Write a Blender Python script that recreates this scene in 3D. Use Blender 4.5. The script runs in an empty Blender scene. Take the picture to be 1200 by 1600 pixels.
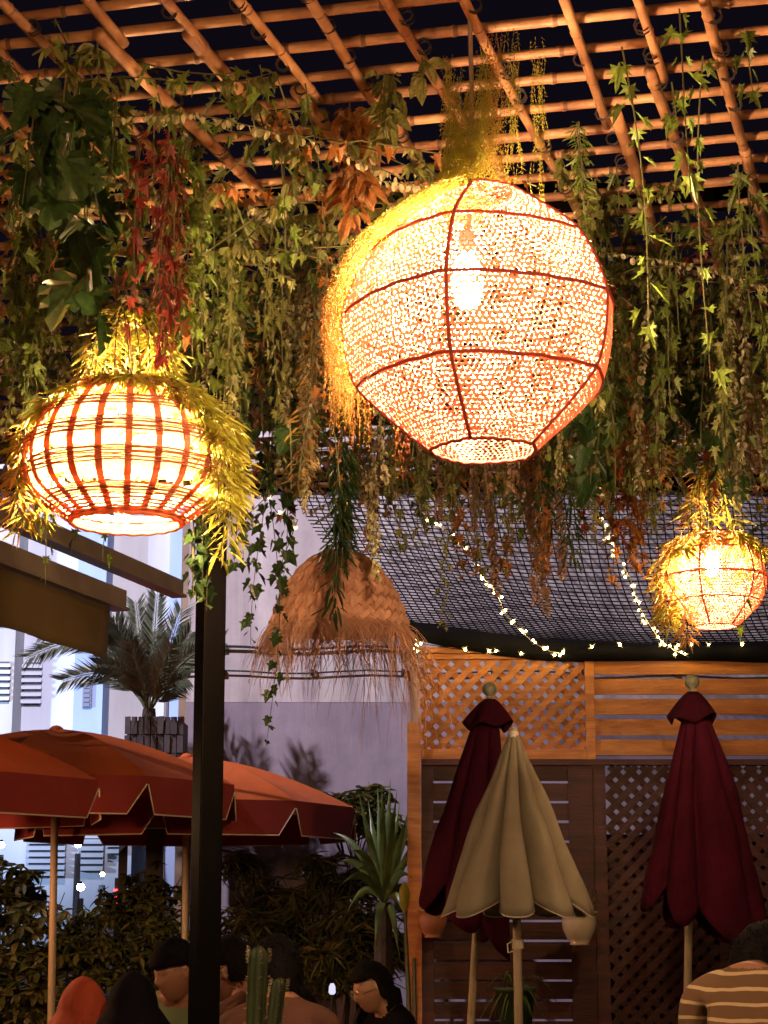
import bpy, bmesh, math, random
from mathutils import Vector, Matrix, Euler, noise
R = math.radians
PI = math.pi
C = bpy.context.scene.collection
S = bpy.context.scene
rnd = random.Random(7)

# ------------------------------------------------------------------ camera
PITCH = R(12.2); FPX = 2870.0; CZ = 1.35
cam_d = bpy.data.cameras.new('camera'); cam = bpy.data.objects.new('camera', cam_d); C.objects.link(cam)
cam_d.sensor_fit = 'VERTICAL'; cam_d.sensor_height = 24; cam_d.sensor_width = 18
cam_d.lens = FPX / 1600 * 24
cam_d.clip_start = .05; cam_d.clip_end = 500
cam.location = (0, 0, CZ); cam.rotation_euler = (R(90) + PITCH, 0, 0)
S.camera = cam
S.render.resolution_x = 768; S.render.resolution_y = 1024

# ------------------------------------------------------------------ night sky, exposure, outdoor lamps
W = bpy.data.worlds.new('World'); S.world = W; W.use_nodes = True
wn = W.node_tree.nodes; wl = W.node_tree.links; wn.clear()
wo = wn.new('ShaderNodeOutputWorld'); wb = wn.new('ShaderNodeBackground')
wb.inputs[0].default_value = (.42, .30, .62, 1); wb.inputs[1].default_value = .0042
wl.new(wb.outputs[0], wo.inputs[0])
S.view_settings.view_transform = 'Standard'; S.view_settings.look = 'None'
S.view_settings.exposure = 1.15; S.view_settings.gamma = 1
try: S.view_settings.use_curve_mapping = False
except Exception: pass
S.cycles.use_denoising = True
S.cycles.max_bounces = 6; S.cycles.diffuse_bounces = 3; S.cycles.glossy_bounces = 2
S.cycles.transmission_bounces = 5; S.cycles.transparent_max_bounces = 6
S.cycles.sample_clamp_indirect = 4

def lamp(name, kind, loc, target, power, color, size=.3, spot=None, blend=.6):
    l = bpy.data.lights.new(name, kind); o = bpy.data.objects.new(name, l); C.objects.link(o)
    l.energy = power; l.color = color
    o.location = loc
    o.rotation_euler = (Vector(target) - Vector(loc)).to_track_quat('-Z', 'Y').to_euler()
    if kind == 'SPOT': l.spot_size = R(spot); l.spot_blend = blend; l.shadow_soft_size = size
    elif kind == 'AREA': l.size = size
    else: l.shadow_soft_size = size
    return o
# street flood lamps (beyond the frame on the left) light the white wall and the pale building
lamp('street_flood_light', 'SPOT', (-4.9, 8.4, 7.2), (0.2, 12.6, 3.3), 1650, (.95, .82, .98), .06, 60, 1.0)
lamp('street_flood_light', 'SPOT', (-9.5, 17.0, 3.0), (-5.5, 26.0, 4.2), 2200, (.42, .60, 1.0), .15, 80, .8)
lamp('street_flood_light', 'SPOT', (-3.5, 17.0, 6.5), (-5.0, 27.0, 5.5), 1700, (.80, .74, 1.0), .15, 90, .8)
# added warm fill lamps, out of view near the camera and at left
lamp('warm_fill_light', 'POINT', (-.9, 1.5, 2.85), (0, 0, 0), 38, (1, .53, .23), .12)
lamp('warm_fill_light', 'POINT', (2.2, 2.0, 2.85), (0, 0, 0), 38, (1, .53, .23), .12)
lamp('warm_fill_light', 'POINT', (-3.0, 8.7, 1.9), (0, 0, 0), 60, (1, .54, .25), .12)
lamp('warm_fill_light', 'POINT', (.3, .4, 2.6), (0, 0, 0), 18, (1, .55, .26), .12)

# ------------------------------------------------------------------ helpers
def P(px, py, Y):
    """world point seen at photo pixel (px, py) at distance Y in front of the camera"""
    d = Vector((px - 600, FPX * math.cos(PITCH) - (800 - py) * math.sin(PITCH), FPX * math.sin(PITCH) + (800 - py) * math.cos(PITCH)))
    return Vector((0, 0, CZ)) + d * (Y / d.y)
def scale_at(p):   # pixels per metre near a world point
    return FPX / (p[1] * math.cos(PITCH) + (p[2] - CZ) * math.sin(PITCH))

class MB:
    def __init__(s): s.v = []; s.f = []; s.m = []
    def add(s, vs, fs, mi=0):
        n = len(s.v); s.v.extend([tuple(v) for v in vs]); s.f.extend([tuple(i + n for i in f) for f in fs]); s.m.extend([mi] * len(fs))
    def box(s, c, size, rot=None, mi=0, jitter=0):
        hx, hy, hz = size[0] / 2, size[1] / 2, size[2] / 2
        vs = [Vector((x * hx, y * hy, z * hz)) for x in (-1, 1) for y in (-1, 1) for z in (-1, 1)]
        if jitter: vs = [v + Vector((rnd.uniform(-1, 1), rnd.uniform(-1, 1), rnd.uniform(-1, 1))) * jitter for v in vs]
        if rot is not None: vs = [rot @ v for v in vs]
        vs = [v + Vector(c) for v in vs]
        s.add(vs, [(0, 1, 3, 2), (4, 6, 7, 5), (0, 4, 5, 1), (2, 3, 7, 6), (0, 2, 6, 4), (1, 5, 7, 3)], mi)
    def tube(s, pts, rad, n=6, mi=0, cap=True):
        pts = [Vector(p) for p in pts]
        if not hasattr(rad, '__len__'): rad = [rad] * len(pts)
        rings = []; up = None
        for i, p in enumerate(pts):
            t = (pts[min(i + 1, len(pts) - 1)] - pts[max(i - 1, 0)])
            if t.length < 1e-9: t = Vector((0, 0, 1))
            t.normalize()
            if up is None:
                up = t.orthogonal().normalized()
            else:
                up = (up - t * up.dot(t))
                up = up.normalized() if up.length > 1e-6 else t.orthogonal().normalized()
            b = t.cross(up)
            rings.append([p + (up * math.cos(2 * PI * k / n) + b * math.sin(2 * PI * k / n)) * rad[i] for k in range(n)])
        vs = [v for r_ in rings for v in r_]; fs = []
        for i in range(len(pts) - 1):
            for k in range(n):
                a = i * n + k; b_ = i * n + (k + 1) % n
                fs.append((a, b_, b_ + n, a + n))
        if cap:
            fs.append(tuple(range(n - 1, -1, -1))); fs.append(tuple((len(pts) - 1) * n + k for k in range(n)))
        s.add(vs, fs, mi)
    def lathe(s, prof, n=24, c=(0, 0, 0), mi=0, close=True):
        vs = []; fs = []
        for (r_, z) in prof:
            for k in range(n):
                a = 2 * PI * k / n
                vs.append((c[0] + r_ * math.cos(a), c[1] + r_ * math.sin(a), c[2] + z))
        for i in range(len(prof) - 1):
            for k in range(n):
                a = i * n + k; b = i * n + (k + 1) % n
                fs.append((a, b, b + n, a + n))
        s.add(vs, fs, mi)
    def mesh(s, name, mats, smooth=False):
        me = bpy.data.meshes.new(name); me.from_pydata(s.v, [], s.f)
        for m in (mats if isinstance(mats, (list, tuple)) else [mats]): me.materials.append(m)
        if isinstance(mats, (list, tuple)) and len(mats) > 1: me.polygons.foreach_set('material_index', s.m)
        if smooth: me.polygons.foreach_set('use_smooth', [True] * len(s.f))
        me.update(); return me
    def build(s, name, mats, parent=None, smooth=False, kind=None):
        return link(name, s.mesh(name, mats, smooth), parent, kind)
def link(name, me, parent=None, kind=None):
    o = bpy.data.objects.new(name, me); C.objects.link(o)
    if parent is not None: o.parent = parent
    if kind: o['kind'] = kind
    return o
def inv(parent, o):   # keep world placement under a parent
    o.matrix_parent_inverse = Matrix.Translation(parent.location).inverted()
def tag(o, label, cat, group=None):
    o['label'] = label; o['category'] = cat
    if group: o['group'] = group
    return o
def thing(name, label, cat, loc=(0, 0, 0), group=None):
    o = bpy.data.objects.new(name, None); C.objects.link(o); o.location = loc; o.empty_display_size = .1
    return tag(o, label, cat, group)
def part(mb, name, mats, t, smooth=False, kind=None):   # mb in world coordinates, child of thing t
    off = t.matrix_world.translation if False else Vector(t.location)
    if t.parent is not None: off = off + Vector(t.parent.location)
    mb.v = [(v[0] - off.x, v[1] - off.y, v[2] - off.z) for v in mb.v]
    return mb.build(name, mats, t, smooth, kind)

# ------------------------------------------------------------------ materials
def mat(name, col, rough=.6, var=.0, scale=8, col2=None, bump=0, metal=0, transl=0, tcol=None, stretch=None, spec=None, det=4, bscale=None):
    m = bpy.data.materials.new(name); m.use_nodes = True
    nt = m.node_tree; n = nt.nodes; l = nt.links; bs = n['Principled BSDF']; out = n['Material Output']
    bs.inputs['Roughness'].default_value = rough; bs.inputs['Metallic'].default_value = metal
    if spec is not None: bs.inputs['Specular IOR Level'].default_value = spec
    c = (*col, 1)
    bs.inputs['Base Color'].default_value = c
    csock = None
    if var or col2 or bump:
        tc = n.new('ShaderNodeTexCoord'); mp = n.new('ShaderNodeMapping'); l.new(tc.outputs['Object'], mp.inputs[0])
        if stretch: mp.inputs['Scale'].default_value = stretch
        nz = n.new('ShaderNodeTexNoise'); nz.inputs['Scale'].default_value = scale; nz.inputs['Detail'].default_value = det
        l.new(mp.outputs[0], nz.inputs['Vector'])
        rp = n.new('ShaderNodeValToRGB')
        c2 = col2 or tuple(x * (1 - var) for x in col)
        rp.color_ramp.elements[0].position = .35; rp.color_ramp.elements[1].position = .65
        rp.color_ramp.elements[0].color = (*c2, 1); rp.color_ramp.elements[1].color = c
        l.new(nz.outputs[0], rp.inputs[0])
        oi = n.new('ShaderNodeObjectInfo'); hs = n.new('ShaderNodeHueSaturation')
        mr = n.new('ShaderNodeMapRange'); mr.inputs[3].default_value = 1 - var * .6; mr.inputs[4].default_value = 1 + var * .4
        l.new(oi.outputs['Random'], mr.inputs[0]); l.new(mr.outputs[0], hs.inputs['Value'])
        l.new(rp.outputs[0], hs.inputs['Color'])
        if det == 8 and stretch:
            n2 = n.new('ShaderNodeTexNoise'); n2.inputs['Scale'].default_value = 1.7; n2.inputs['Detail'].default_value = 10; n2.inputs['Roughness'].default_value = .7; l.new(tc.outputs['Object'], n2.inputs['Vector'])
            m2 = n.new('ShaderNodeMapRange'); m2.inputs[1].default_value = .35; m2.inputs[2].default_value = .6; m2.inputs[3].default_value = .72; m2.inputs[4].default_value = 1.0; l.new(n2.outputs[0], m2.inputs[0])
            mm = n.new('ShaderNodeVectorMath'); mm.operation = 'SCALE'; l.new(rp.outputs[0], mm.inputs[0]); l.new(m2.outputs[0], mm.inputs['Scale']); l.new(mm.outputs[0], hs.inputs['Color'])
        csock = hs.outputs[0]; l.new(csock, bs.inputs['Base Color'])
        if bump:
            b = n.new('ShaderNodeBump'); b.inputs['Strength'].default_value = bump; b.inputs['Distance'].default_value = .01
            src = nz
            if bscale:
                src = n.new('ShaderNodeTexNoise'); src.inputs['Scale'].default_value = bscale; l.new(mp.outputs[0], src.inputs['Vector'])
            l.new(src.outputs[0], b.inputs['Height']); l.new(b.outputs[0], bs.inputs['Normal'])
    if transl:
        tr = n.new('ShaderNodeBsdfTranslucent'); mx = n.new('ShaderNodeMixShader'); mx.inputs[0].default_value = transl
        if tcol: tr.inputs[0].default_value = (*tcol, 1)
        elif csock: l.new(csock, tr.inputs[0])
        else: tr.inputs[0].default_value = c
        l.new(bs.outputs[0], mx.inputs[1]); l.new(tr.outputs[0], mx.inputs[2]); l.new(mx.outputs[0], out.inputs[0])
    return m
def emit(name, col, strength):
    m = bpy.data.materials.new(name); m.use_nodes = True; n = m.node_tree.nodes; n.clear()
    e = n.new('ShaderNodeEmission'); o = n.new('ShaderNodeOutputMaterial'); e.inputs[0].default_value = (*col, 1); e.inputs[1].default_value = strength
    m.node_tree.links.new(e.outputs[0], o.inputs[0]); return m

M = {}
M['cane'] = mat('bamboo_cane', (.58, .30, .13), .45, .5, 9, (.30, .13, .06), .25, det=8, bscale=60)
M['cane_node'] = mat('bamboo_node', (.16, .07, .03), .6)
M['tie'] = mat('dark_wire', (.03, .02, .02), .6)
M['stem'] = mat('vine_stem', (.10, .10, .03), .7, .2, 20)
M['stem_brown'] = mat('brown_stem', (.12, .06, .03), .7, .2, 20)
def leafmat(name, a, b, tr=.4, rough=.45): return mat(name, a, rough, .45, 9, b, 0, transl=tr)
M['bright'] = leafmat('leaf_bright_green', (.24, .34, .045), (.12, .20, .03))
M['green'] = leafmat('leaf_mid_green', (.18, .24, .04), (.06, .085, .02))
M['dark'] = leafmat('leaf_dark_green', (.05, .10, .025), (.02, .045, .015), .2, .3)
M['olive'] = leafmat('leaf_olive', (.27, .28, .065), (.11, .12, .035))
M['yellow'] = leafmat('leaf_yellow_green', (.50, .50, .07), (.40, .36, .05), .5)
M['orange'] = leafmat('leaf_orange', (.45, .18, .04), (.22, .10, .03), .4)
M['red'] = leafmat('leaf_red', (.32, .04, .025), (.12, .03, .02), .35)
M['pink'] = leafmat('leaf_dusty_pink', (.42, .24, .17), (.22, .14, .08), .3)
M['berry'] = leafmat('leaf_pale_bead', (.52, .46, .26), (.25, .24, .10), .3)
M['gold'] = leafmat('leaf_golden', (.55, .32, .06), (.38, .20, .05), .45)
M['fern'] = mat('fern_strand', (.50, .42, .05), .6, .3, 4, (.34, .34, .04), transl=.4)
M['fern_orangelit'] = mat('fern_strand_orange_lit', (.55, .22, .05), .6, .3, 4, (.50, .32, .05), transl=.4)  # warm lamp glow put into the colour of the lower strands
M['string_weave'] = mat('woven_string', (.74, .42, .30), .8, .12, 20, (.62, .30, .21), transl=.075, tcol=(.62, .10, .05))
M['rattan'] = mat('rattan', (.60, .30, .17), .6, .15, 20, (.50, .2, .1), transl=.38, tcol=(.90, .34, .18))
M['rattan_inner'] = mat('pale_rattan_lining', (.80, .66, .44), .7, .1, 20, transl=.12, tcol=(.85, .50, .26))
M['hoop'] = mat('lantern_hoop', (.46, .14, .11), .7, transl=.15, tcol=(.6, .1, .06))
M['bulb'] = emit('lit_lamp_bulb', (1, .64, .36), 1250)
M['bulb_small'] = emit('lit_small_bulb', (1, .62, .31), 1000)
M['cord'] = mat('grey_cord', (.28, .2, .16), .6)
M['socket'] = mat('lamp_socket', (.05, .04, .04), .5)
M['straw'] = mat('dry_straw', (.72, .40, .25), .7, .25, 25, (.55, .28, .16), transl=.1)
M['post'] = mat('black_painted_steel', (.002, .0018, .0018), .3, .1, 4, bump=.04, bscale=30, spec=.10)
M['net'] = mat('black_net', (.005, .005, .006), .9, spec=.1)
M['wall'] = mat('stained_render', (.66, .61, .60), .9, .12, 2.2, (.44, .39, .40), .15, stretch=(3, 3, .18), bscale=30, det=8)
M['wall_low'] = mat('shaded_render', (.33, .28, .33), .9, .12, 1.8, (.25, .21, .26), .15, stretch=(3, 3, .35), bscale=30, det=8)  # cast shade put into the colour of the lower wall
M['cable'] = mat('cable_black', (.02, .02, .022), .6)
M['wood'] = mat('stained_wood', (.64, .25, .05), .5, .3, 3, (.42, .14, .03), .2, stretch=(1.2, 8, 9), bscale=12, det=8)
M['wood_dark'] = mat('shade_board_wood', (.095, .025, .016), .6, .3, 3, (.05, .014, .01), .2, stretch=(1.2, 8, 9), bscale=12, det=8)
M['wood_white'] = mat('whitewashed_wood', (.55, .45, .38), .7, .3, 5, (.36, .22, .14), .2, stretch=(8, 8, 1))
M['maroon'] = mat('maroon_canvas', (.048, .0035, .014), .9, .35, 5, bump=.9, bscale=16, spec=.1)
M['beige'] = mat('beige_canvas', (.26, .235, .16), .85, .2, 7, (.22, .19, .13), .45, bscale=16)
M['trim'] = mat('pale_piping', (.65, .58, .42), .7)
M['pole'] = mat('pale_wooden_pole', (.48, .40, .26), .5, .15, 6)
M['grey_pole'] = mat('grey_metal_pole', (.35, .36, .42), .35, metal=.3)
M['orange_cloth'] = mat('orange_canvas', (.54, .105, .013), .8, .12, 6, bump=.8, bscale=9, transl=.12)
M['red_cloth'] = mat('red_valance_canvas', (.25, .022, .018), .85, .12, 6, bump=.15, bscale=250)
M['finial'] = mat('grey_green_finial', (.22, .24, .17), .35)
M['white_plastic'] = mat('white_plastic', (.72, .68, .60), .4)
M['ceramic'] = mat('cream_ceramic', (.55, .47, .32), .25, .15, 6)
M['terracotta'] = mat('terracotta', (.40, .15, .07), .6, .2, 8)
M['green_pot'] = mat('green_plastic_pot', (.05, .09, .05), .5)
M['beam'] = mat('weathered_beam', (.30, .22, .15), .55, .3, 4, (.20, .14, .10), .15)
M['curtain'] = mat('olive_awning_cloth', (.16, .10, .03), .85, .15, 3, bump=.1, bscale=200)
M['facade_cream'] = mat('cream_facade', (.62, .58, .52), .9, .3, .8, stretch=(2, 2, .4))
M['facade_white'] = mat('white_facade', (.66, .68, .70), .9, .25, .8, stretch=(2, 2, .4))
M['facade_bluelit'] = mat('blue_lit_facade', (.42, .52, .72), .9, .25, .8, stretch=(2, 2, .4))  # blue lamplight mixed into the colour of whitish walls
M['shutter'] = mat('grey_shutter', (.12, .13, .17), .5)
M['louver'] = mat('white_louver', (.62, .64, .66), .6)
M['dark_open'] = mat('dark_opening', (.02, .02, .03), .5)
M['planter'] = mat('dark_weathered_wood', (.055, .045, .05), .7, .4, 12, (.03, .025, .03), .3)
M['palm'] = leafmat('palm_leaflet', (.12, .14, .09), (.06, .08, .05), .2, .4)
M['palm_stalk'] = mat('palm_stalk', (.10, .10, .05), .6)
M['bush'] = leafmat('bush_leaf', (.15, .16, .045), (.06, .07, .022), .25, .35)
M['bush_gold'] = leafmat('bush_leaf_tip', (.24, .21, .06), (.11, .11, .03), .3, .4)
M['yucca'] = leafmat('yucca_leaf', (.15, .23, .05), (.08, .12, .03), .15, .35)
M['bark'] = mat('bark', (.07, .05, .035), .9, .4, 20, bump=.4)
M['cactus'] = mat('cactus_skin', (.03, .05, .016), .6, .3, 10, (.018, .03, .01), .2)
M['spine'] = mat('cactus_spine', (.35, .3, .18), .6)
M['skin'] = mat('skin', (.40, .20, .12), .5, .1, 6)
M['skin2'] = mat('skin_tan', (.34, .165, .10), .5, .1, 6)
M['hair'] = mat('black_hair', (.004, .003, .004), .8, spec=.15, bump=.3, var=.2, scale=40)
M['cloth_black'] = mat('black_cloth', (.005, .004, .007), .9, spec=.08)
M['cloth_rust'] = mat('rust_orange_cloth', (.42, .06, .02), .85, .15, 8, bump=1.0, bscale=9)
M['cloth_green'] = mat('sage_green_cloth', (.20, .27, .14), .85, .1, 8, bump=1.0, bscale=9)
M['cloth_brown'] = mat('brown_cloth', (.12, .05, .035), .85, .1, 8, bump=1.0, bscale=9)
M['cloth_tan'] = mat('tan_cloth', (.32, .2, .1), .85, .3, 9, (.10, .05, .03), bump=1.0, bscale=9)
M['trouser'] = mat('dark_trousers', (.02, .02, .03), .9)
M['glass_frame'] = mat('spectacle_frame', (.6, .45, .25), .3, metal=.6)
M['ground'] = mat('paving', (.10, .085, .08), .8, .3, 3, bump=.2)
M['soil'] = mat('soil', (.05, .035, .025), .95, .3, 8, bump=.3)
M['lamp_white'] = emit('lit_street_lamp', (.55, .78, 1), 60)
M['lamp_warm'] = emit('lit_warm_lamp', (1, .6, .25), 25)
M['lamp_red'] = emit('lit_red_sign', (1, .04, .06), 3)
M['paint_white'] = mat('white_car_paint', (.6, .62, .66), .25)
M['glass_dark'] = mat('dark_window_glass', (.02, .025, .03), .05)
M['tyre'] = mat('tyre_rubber', (.015, .015, .015), .8)
def striped():
    m = mat('striped_knit', (.30, .17, .06), .9); nt = m.node_tree; n = nt.nodes; l = nt.links
    tc = n.new('ShaderNodeTexCoord'); sx = n.new('ShaderNodeSeparateXYZ'); l.new(tc.outputs['Object'], sx.inputs[0])
    mu = n.new('ShaderNodeMath'); mu.operation = 'MULTIPLY'; mu.inputs[1].default_value = 1 / .047; nz = n.new('ShaderNodeTexNoise'); nz.inputs['Scale'].default_value = 7; l.new(tc.outputs['Object'], nz.inputs['Vector']); ma = n.new('ShaderNodeMath'); ma.operation = 'MULTIPLY_ADD'; ma.inputs[1].default_value = .03; l.new(nz.outputs[0], ma.inputs[0]); l.new(sx.outputs['Z'], ma.inputs[2]); l.new(ma.outputs[0], mu.inputs[0]); bp = n.new('ShaderNodeBump'); bp.inputs['Strength'].default_value = .7; bp.inputs['Distance'].default_value = .03; l.new(nz.outputs[0], bp.inputs['Height']); l.new(bp.outputs[0], n['Principled BSDF'].inputs['Normal'])
    fr = n.new('ShaderNodeMath'); fr.operation = 'FRACT'; l.new(mu.outputs[0], fr.inputs[0])
    gt = n.new('ShaderNodeMath'); gt.operation = 'GREATER_THAN'; gt.inputs[1].default_value = .78; l.new(fr.outputs[0], gt.inputs[0])
    mx = n.new('ShaderNodeMix'); mx.data_type = 'RGBA'; mx.inputs[6].default_value = (.15, .085, .045, 1); mx.inputs[7].default_value = (.52, .40, .24, 1)
    l.new(gt.outputs[0], mx.inputs[0]); l.new(mx.outputs[2], n['Principled BSDF'].inputs['Base Color']); return m
M['striped'] = striped()

# ================================================================== SETTING
g = MB(); g.add([(-60, -10, 0), (60, -10, 0), (60, 120, 0), (-60, 120, 0)], [(0, 1, 2, 3)]); g.build('ground', M['ground'], kind='structure')
g = MB(); g.box((-2.1, 11.6, .06), (3.8, 1.6, .12)); o = g.build('planting_bed', M['soil'], kind='structure')

# tall rendered wall behind the fence
WY = 12.6
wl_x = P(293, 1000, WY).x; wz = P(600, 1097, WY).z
wall = thing('rendered_wall', 'tall pale mauve rendered wall behind the net and the wooden fence', 'wall', (wl_x, WY, 0))
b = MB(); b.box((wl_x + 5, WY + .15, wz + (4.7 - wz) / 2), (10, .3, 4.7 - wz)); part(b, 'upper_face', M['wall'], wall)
b = MB(); b.box((wl_x + 5, WY + .152, wz / 2 - .001), (9.998, .3, wz)); part(b, 'shaded_lower_face', M['wall_low'], wall)  # darker face drawn where shade falls on the wall
b = MB(); b.box((wl_x - .03, WY + .1, 2.35), (.056, .1, 4.7)); part(b, 'corner_trim', M['beam'], wall)
for py, r_ in ((1012, .009), (1050, .006)):
    b = MB(); z = P(600, py, WY - .03).z
    pts = [(wl_x - .02 + 4.2 * i / 20, WY - .03, z + .012 * math.sin(i * 1.3)) for i in range(21)]
    b.tube(pts, r_, 6)
    for k in range(6): b.box((wl_x + .25 + .62 * k, WY - .012, z), (.03, .03, .04))
    part(b, 'cable_run', M['cable'], wall)
dp = thing('drain_pipe', 'thin pale pipe running down the left edge of the rendered wall', 'pipe', (wl_x - .14, WY + .05, 0))
b = MB(); b.tube([(wl_x - .14, WY + .05, 0), (wl_x - .14, WY + .05, P(0, 1060, WY).z)], .018, 8); part(b, 'pipe_tube', M['grey_pole'], dp)
b = MB()
for z in (1.0, 2.0, 2.8):
    b = MB(); b.box((wl_x - .10, WY + .08, z), (.08, .03, .03)); part(b, 'bracket', M['cable'], dp)

# ---------------------------------------------------------------- far buildings
def building(label, px0, px1, py_top, Y, depth, m, feats=()):
    x0 = P(px0, 1000, Y).x; x1 = P(px1, 1000, Y).x; zt = P(0, py_top, Y).z
    t = thing('apartment_building', label, 'building', ((x0 + x1) / 2, Y, 0))
    b = MB(); b.box(((x0 + x1) / 2, Y + depth / 2, zt / 2), (x1 - x0, depth, zt)); part(b, 'wall', m, t)
    for (kind, a, c, e, f) in feats:   # pixel rectangle on the front face
        xa, xb = P(a, 1000, Y).x, P(e, 1000, Y).x; za, zb = P(0, f, Y).z, P(0, c, Y).z
        w = MB(); w.box(((xa + xb) / 2, Y - .03, (za + zb) / 2), (xb - xa, .06, zb - za)); fr = part(w, 'window', M['dark_open'] if kind != 'solid' else M['shutter'], t)
        fr['kind'] = 'structure' if False else 'thing'; del fr['kind']
        if kind == 'louver':
            n = max(2, int((f - c) / 10))
            for k in range(n):
                w = MB(); w.box(((xa + xb) / 2, Y - .08, za + (zb - za) * (k + .5) / n), (xb - xa + .06, .07, (zb - za) / n * .48), Matrix.Rotation(.3, 3, 'X'))
                w.v = [(v[0] - t.location.x, v[1] - t.location.y, v[2]) for v in w.v]
                w.build('slat', M['louver'] , fr)
        if kind == 'solid':
            for k in range(6):
                w = MB(); w.box(((xa + xb) / 2, Y - .075, za + (zb - za) * (k + .5) / 6), (xb - xa - .04, .03, (zb - za) / 6 * .7))
                w.v = [(v[0] - t.location.x, v[1] - t.location.y, v[2]) for v in w.v]
                w.build('slat', M['louver'] if False else M['shutter'], fr)
    return t
building('pale building at the left edge with slatted white window vents', -160, 24, 720, 24, 6, M['facade_cream'],
         [('louver', -20, 1035, 17, 1097), ('louver', -6, 963, 23, 980), ('louver', -10, 1150, 14, 1165), ('louver', -120, 1035, -70, 1097)])
building('white building block with a column of louvred vents and pale slats', 24, 120, 730, 24.6, 6, M['facade_white'],
         [('louver', 42, 1036, 66, 1102), ('louver', 48, 978, 68, 990)])
building('pale building wing coloured as if blue-lit, with one narrow grey shuttered window', 118, 163, 715, 24.3, 5, M['facade_bluelit'],
         [('solid', 133, 1063, 147, 1106)])
building('cream and lilac building mass behind the palm tree', 161, 262, 725, 24.9, 6, M['facade_cream'])
building('blue-lit narrow building beside the edge of the tall wall', 262, 330, 735, 24.7, 6, M['facade_bluelit'])
building('low bright shopfront building with a slatted roller shutter below the umbrellas', -60, 215, 1262, 22, 2, M['facade_white'],
         [('louver', 139, 1310, 170, 1362), ('louver', 60, 1310, 112, 1370), ('louver', 182, 1305, 203, 1335)])

# street lamp glimpsed through the hedge
def street_lamp(px, py, Y, m, label, r_=.10, power=0):
    p = P(px, py, Y); t = thing('street_lamp', label, 'street lamp', (p.x, p.y, 0))
    b = MB(); b.tube([(p.x, p.y, 0), (p.x, p.y, p.z - .1)], [.05, .03], 8); part(b, 'post', M['grey_pole'], t)
    b = MB(); b.lathe([(.001, r_), (r_ * .7, r_ * .7), (r_, 0), (r_ * .7, -r_ * .7), (.001, -r_)], 12, p); part(b, 'globe', m, t, True)
    b = MB(); b.lathe([(.001, r_ * 1.5), (r_ * .5, r_ * 1.3), (r_ * .72, r_ * .8)], 12, p); part(b, 'cap', M['socket'], t, True)
street_lamp(126, 1386, 17, M['lamp_white'], 'bright blue-white street lamp glowing low between the hedge leaves', .036)
street_lamp(122, 1318, 19, M['lamp_white'], 'white street lamp just under the hem of the left orange umbrella', .04)
street_lamp(160, 1366, 17.5, M['lamp_warm'], 'small warm yellow street lamp right of the bright white one', .022)
street_lamp(2, 1320, 19, M['lamp_white'], 'white street lamp at the left edge of the picture', .035)
t = thing('shop_sign', 'small vertical red lit sign seen through the hedge', 'sign', P(181, 1405, 18))
p = P(181, 1405, 18); b = MB(); b.box((p.x, p.y, p.z), (.04, .05, .19)); part(b, 'lit_panel', M['lamp_red'], t)
b = MB(); b.box((p.x, p.y + .05, p.z / 2 + .1), (.04, .04, p.z + .2)); part(b, 'post', M['cable'], t)

# parked car beyond the hedge
def car(px, py, Y, label):
    c = P(px, py, Y); t = thing('parked_car', label, 'car', (c.x, Y, 0))
    prof = [(-2.0, .35), (-2.05, .75), (-1.9, .9), (-1.15, .98), (-.55, 1.42), (.75, 1.45), (1.5, 1.0), (2.0, .92), (2.08, .6), (2.0, .33)]
    b = MB(); n = len(prof); vs = []
    for s_, ins in ((-.85, 0), (.85, 0)):
        for (x, z) in prof: vs.append((c.x + x, Y + s_ * (1 if z < 1.1 else .82), z))
    fs = [(i, (i + 1) % n, (i + 1) % n + n, i + n) for i in range(n)] + [tuple(range(n))[::-1], tuple(range(n, 2 * n))]
    b.add(vs, fs); part(b, 'body', M['paint_white'], t)
    b = MB(); b.add([(c.x - 1.0, Y - .83, 1.02), (c.x - .5, Y - .715, 1.37), (c.x + .7, Y - .71, 1.39), (c.x + 1.3, Y - .83, 1.04)], [(0, 1, 2, 3)]); part(b, 'side_window', M['glass_dark'], t)
    for x in (-1.3, 1.3):
        for s_ in (-.8, .8):
            b = MB(); b.tube([(c.x + x, Y + s_ - .1, .32), (c.x + x, Y + s_ + .1, .32)], .32, 16); part(b, 'wheel', M['tyre'], t)
car(262, 1370, 19.5, 'white car parked in the street beyond the hedge left of the black post')

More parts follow.
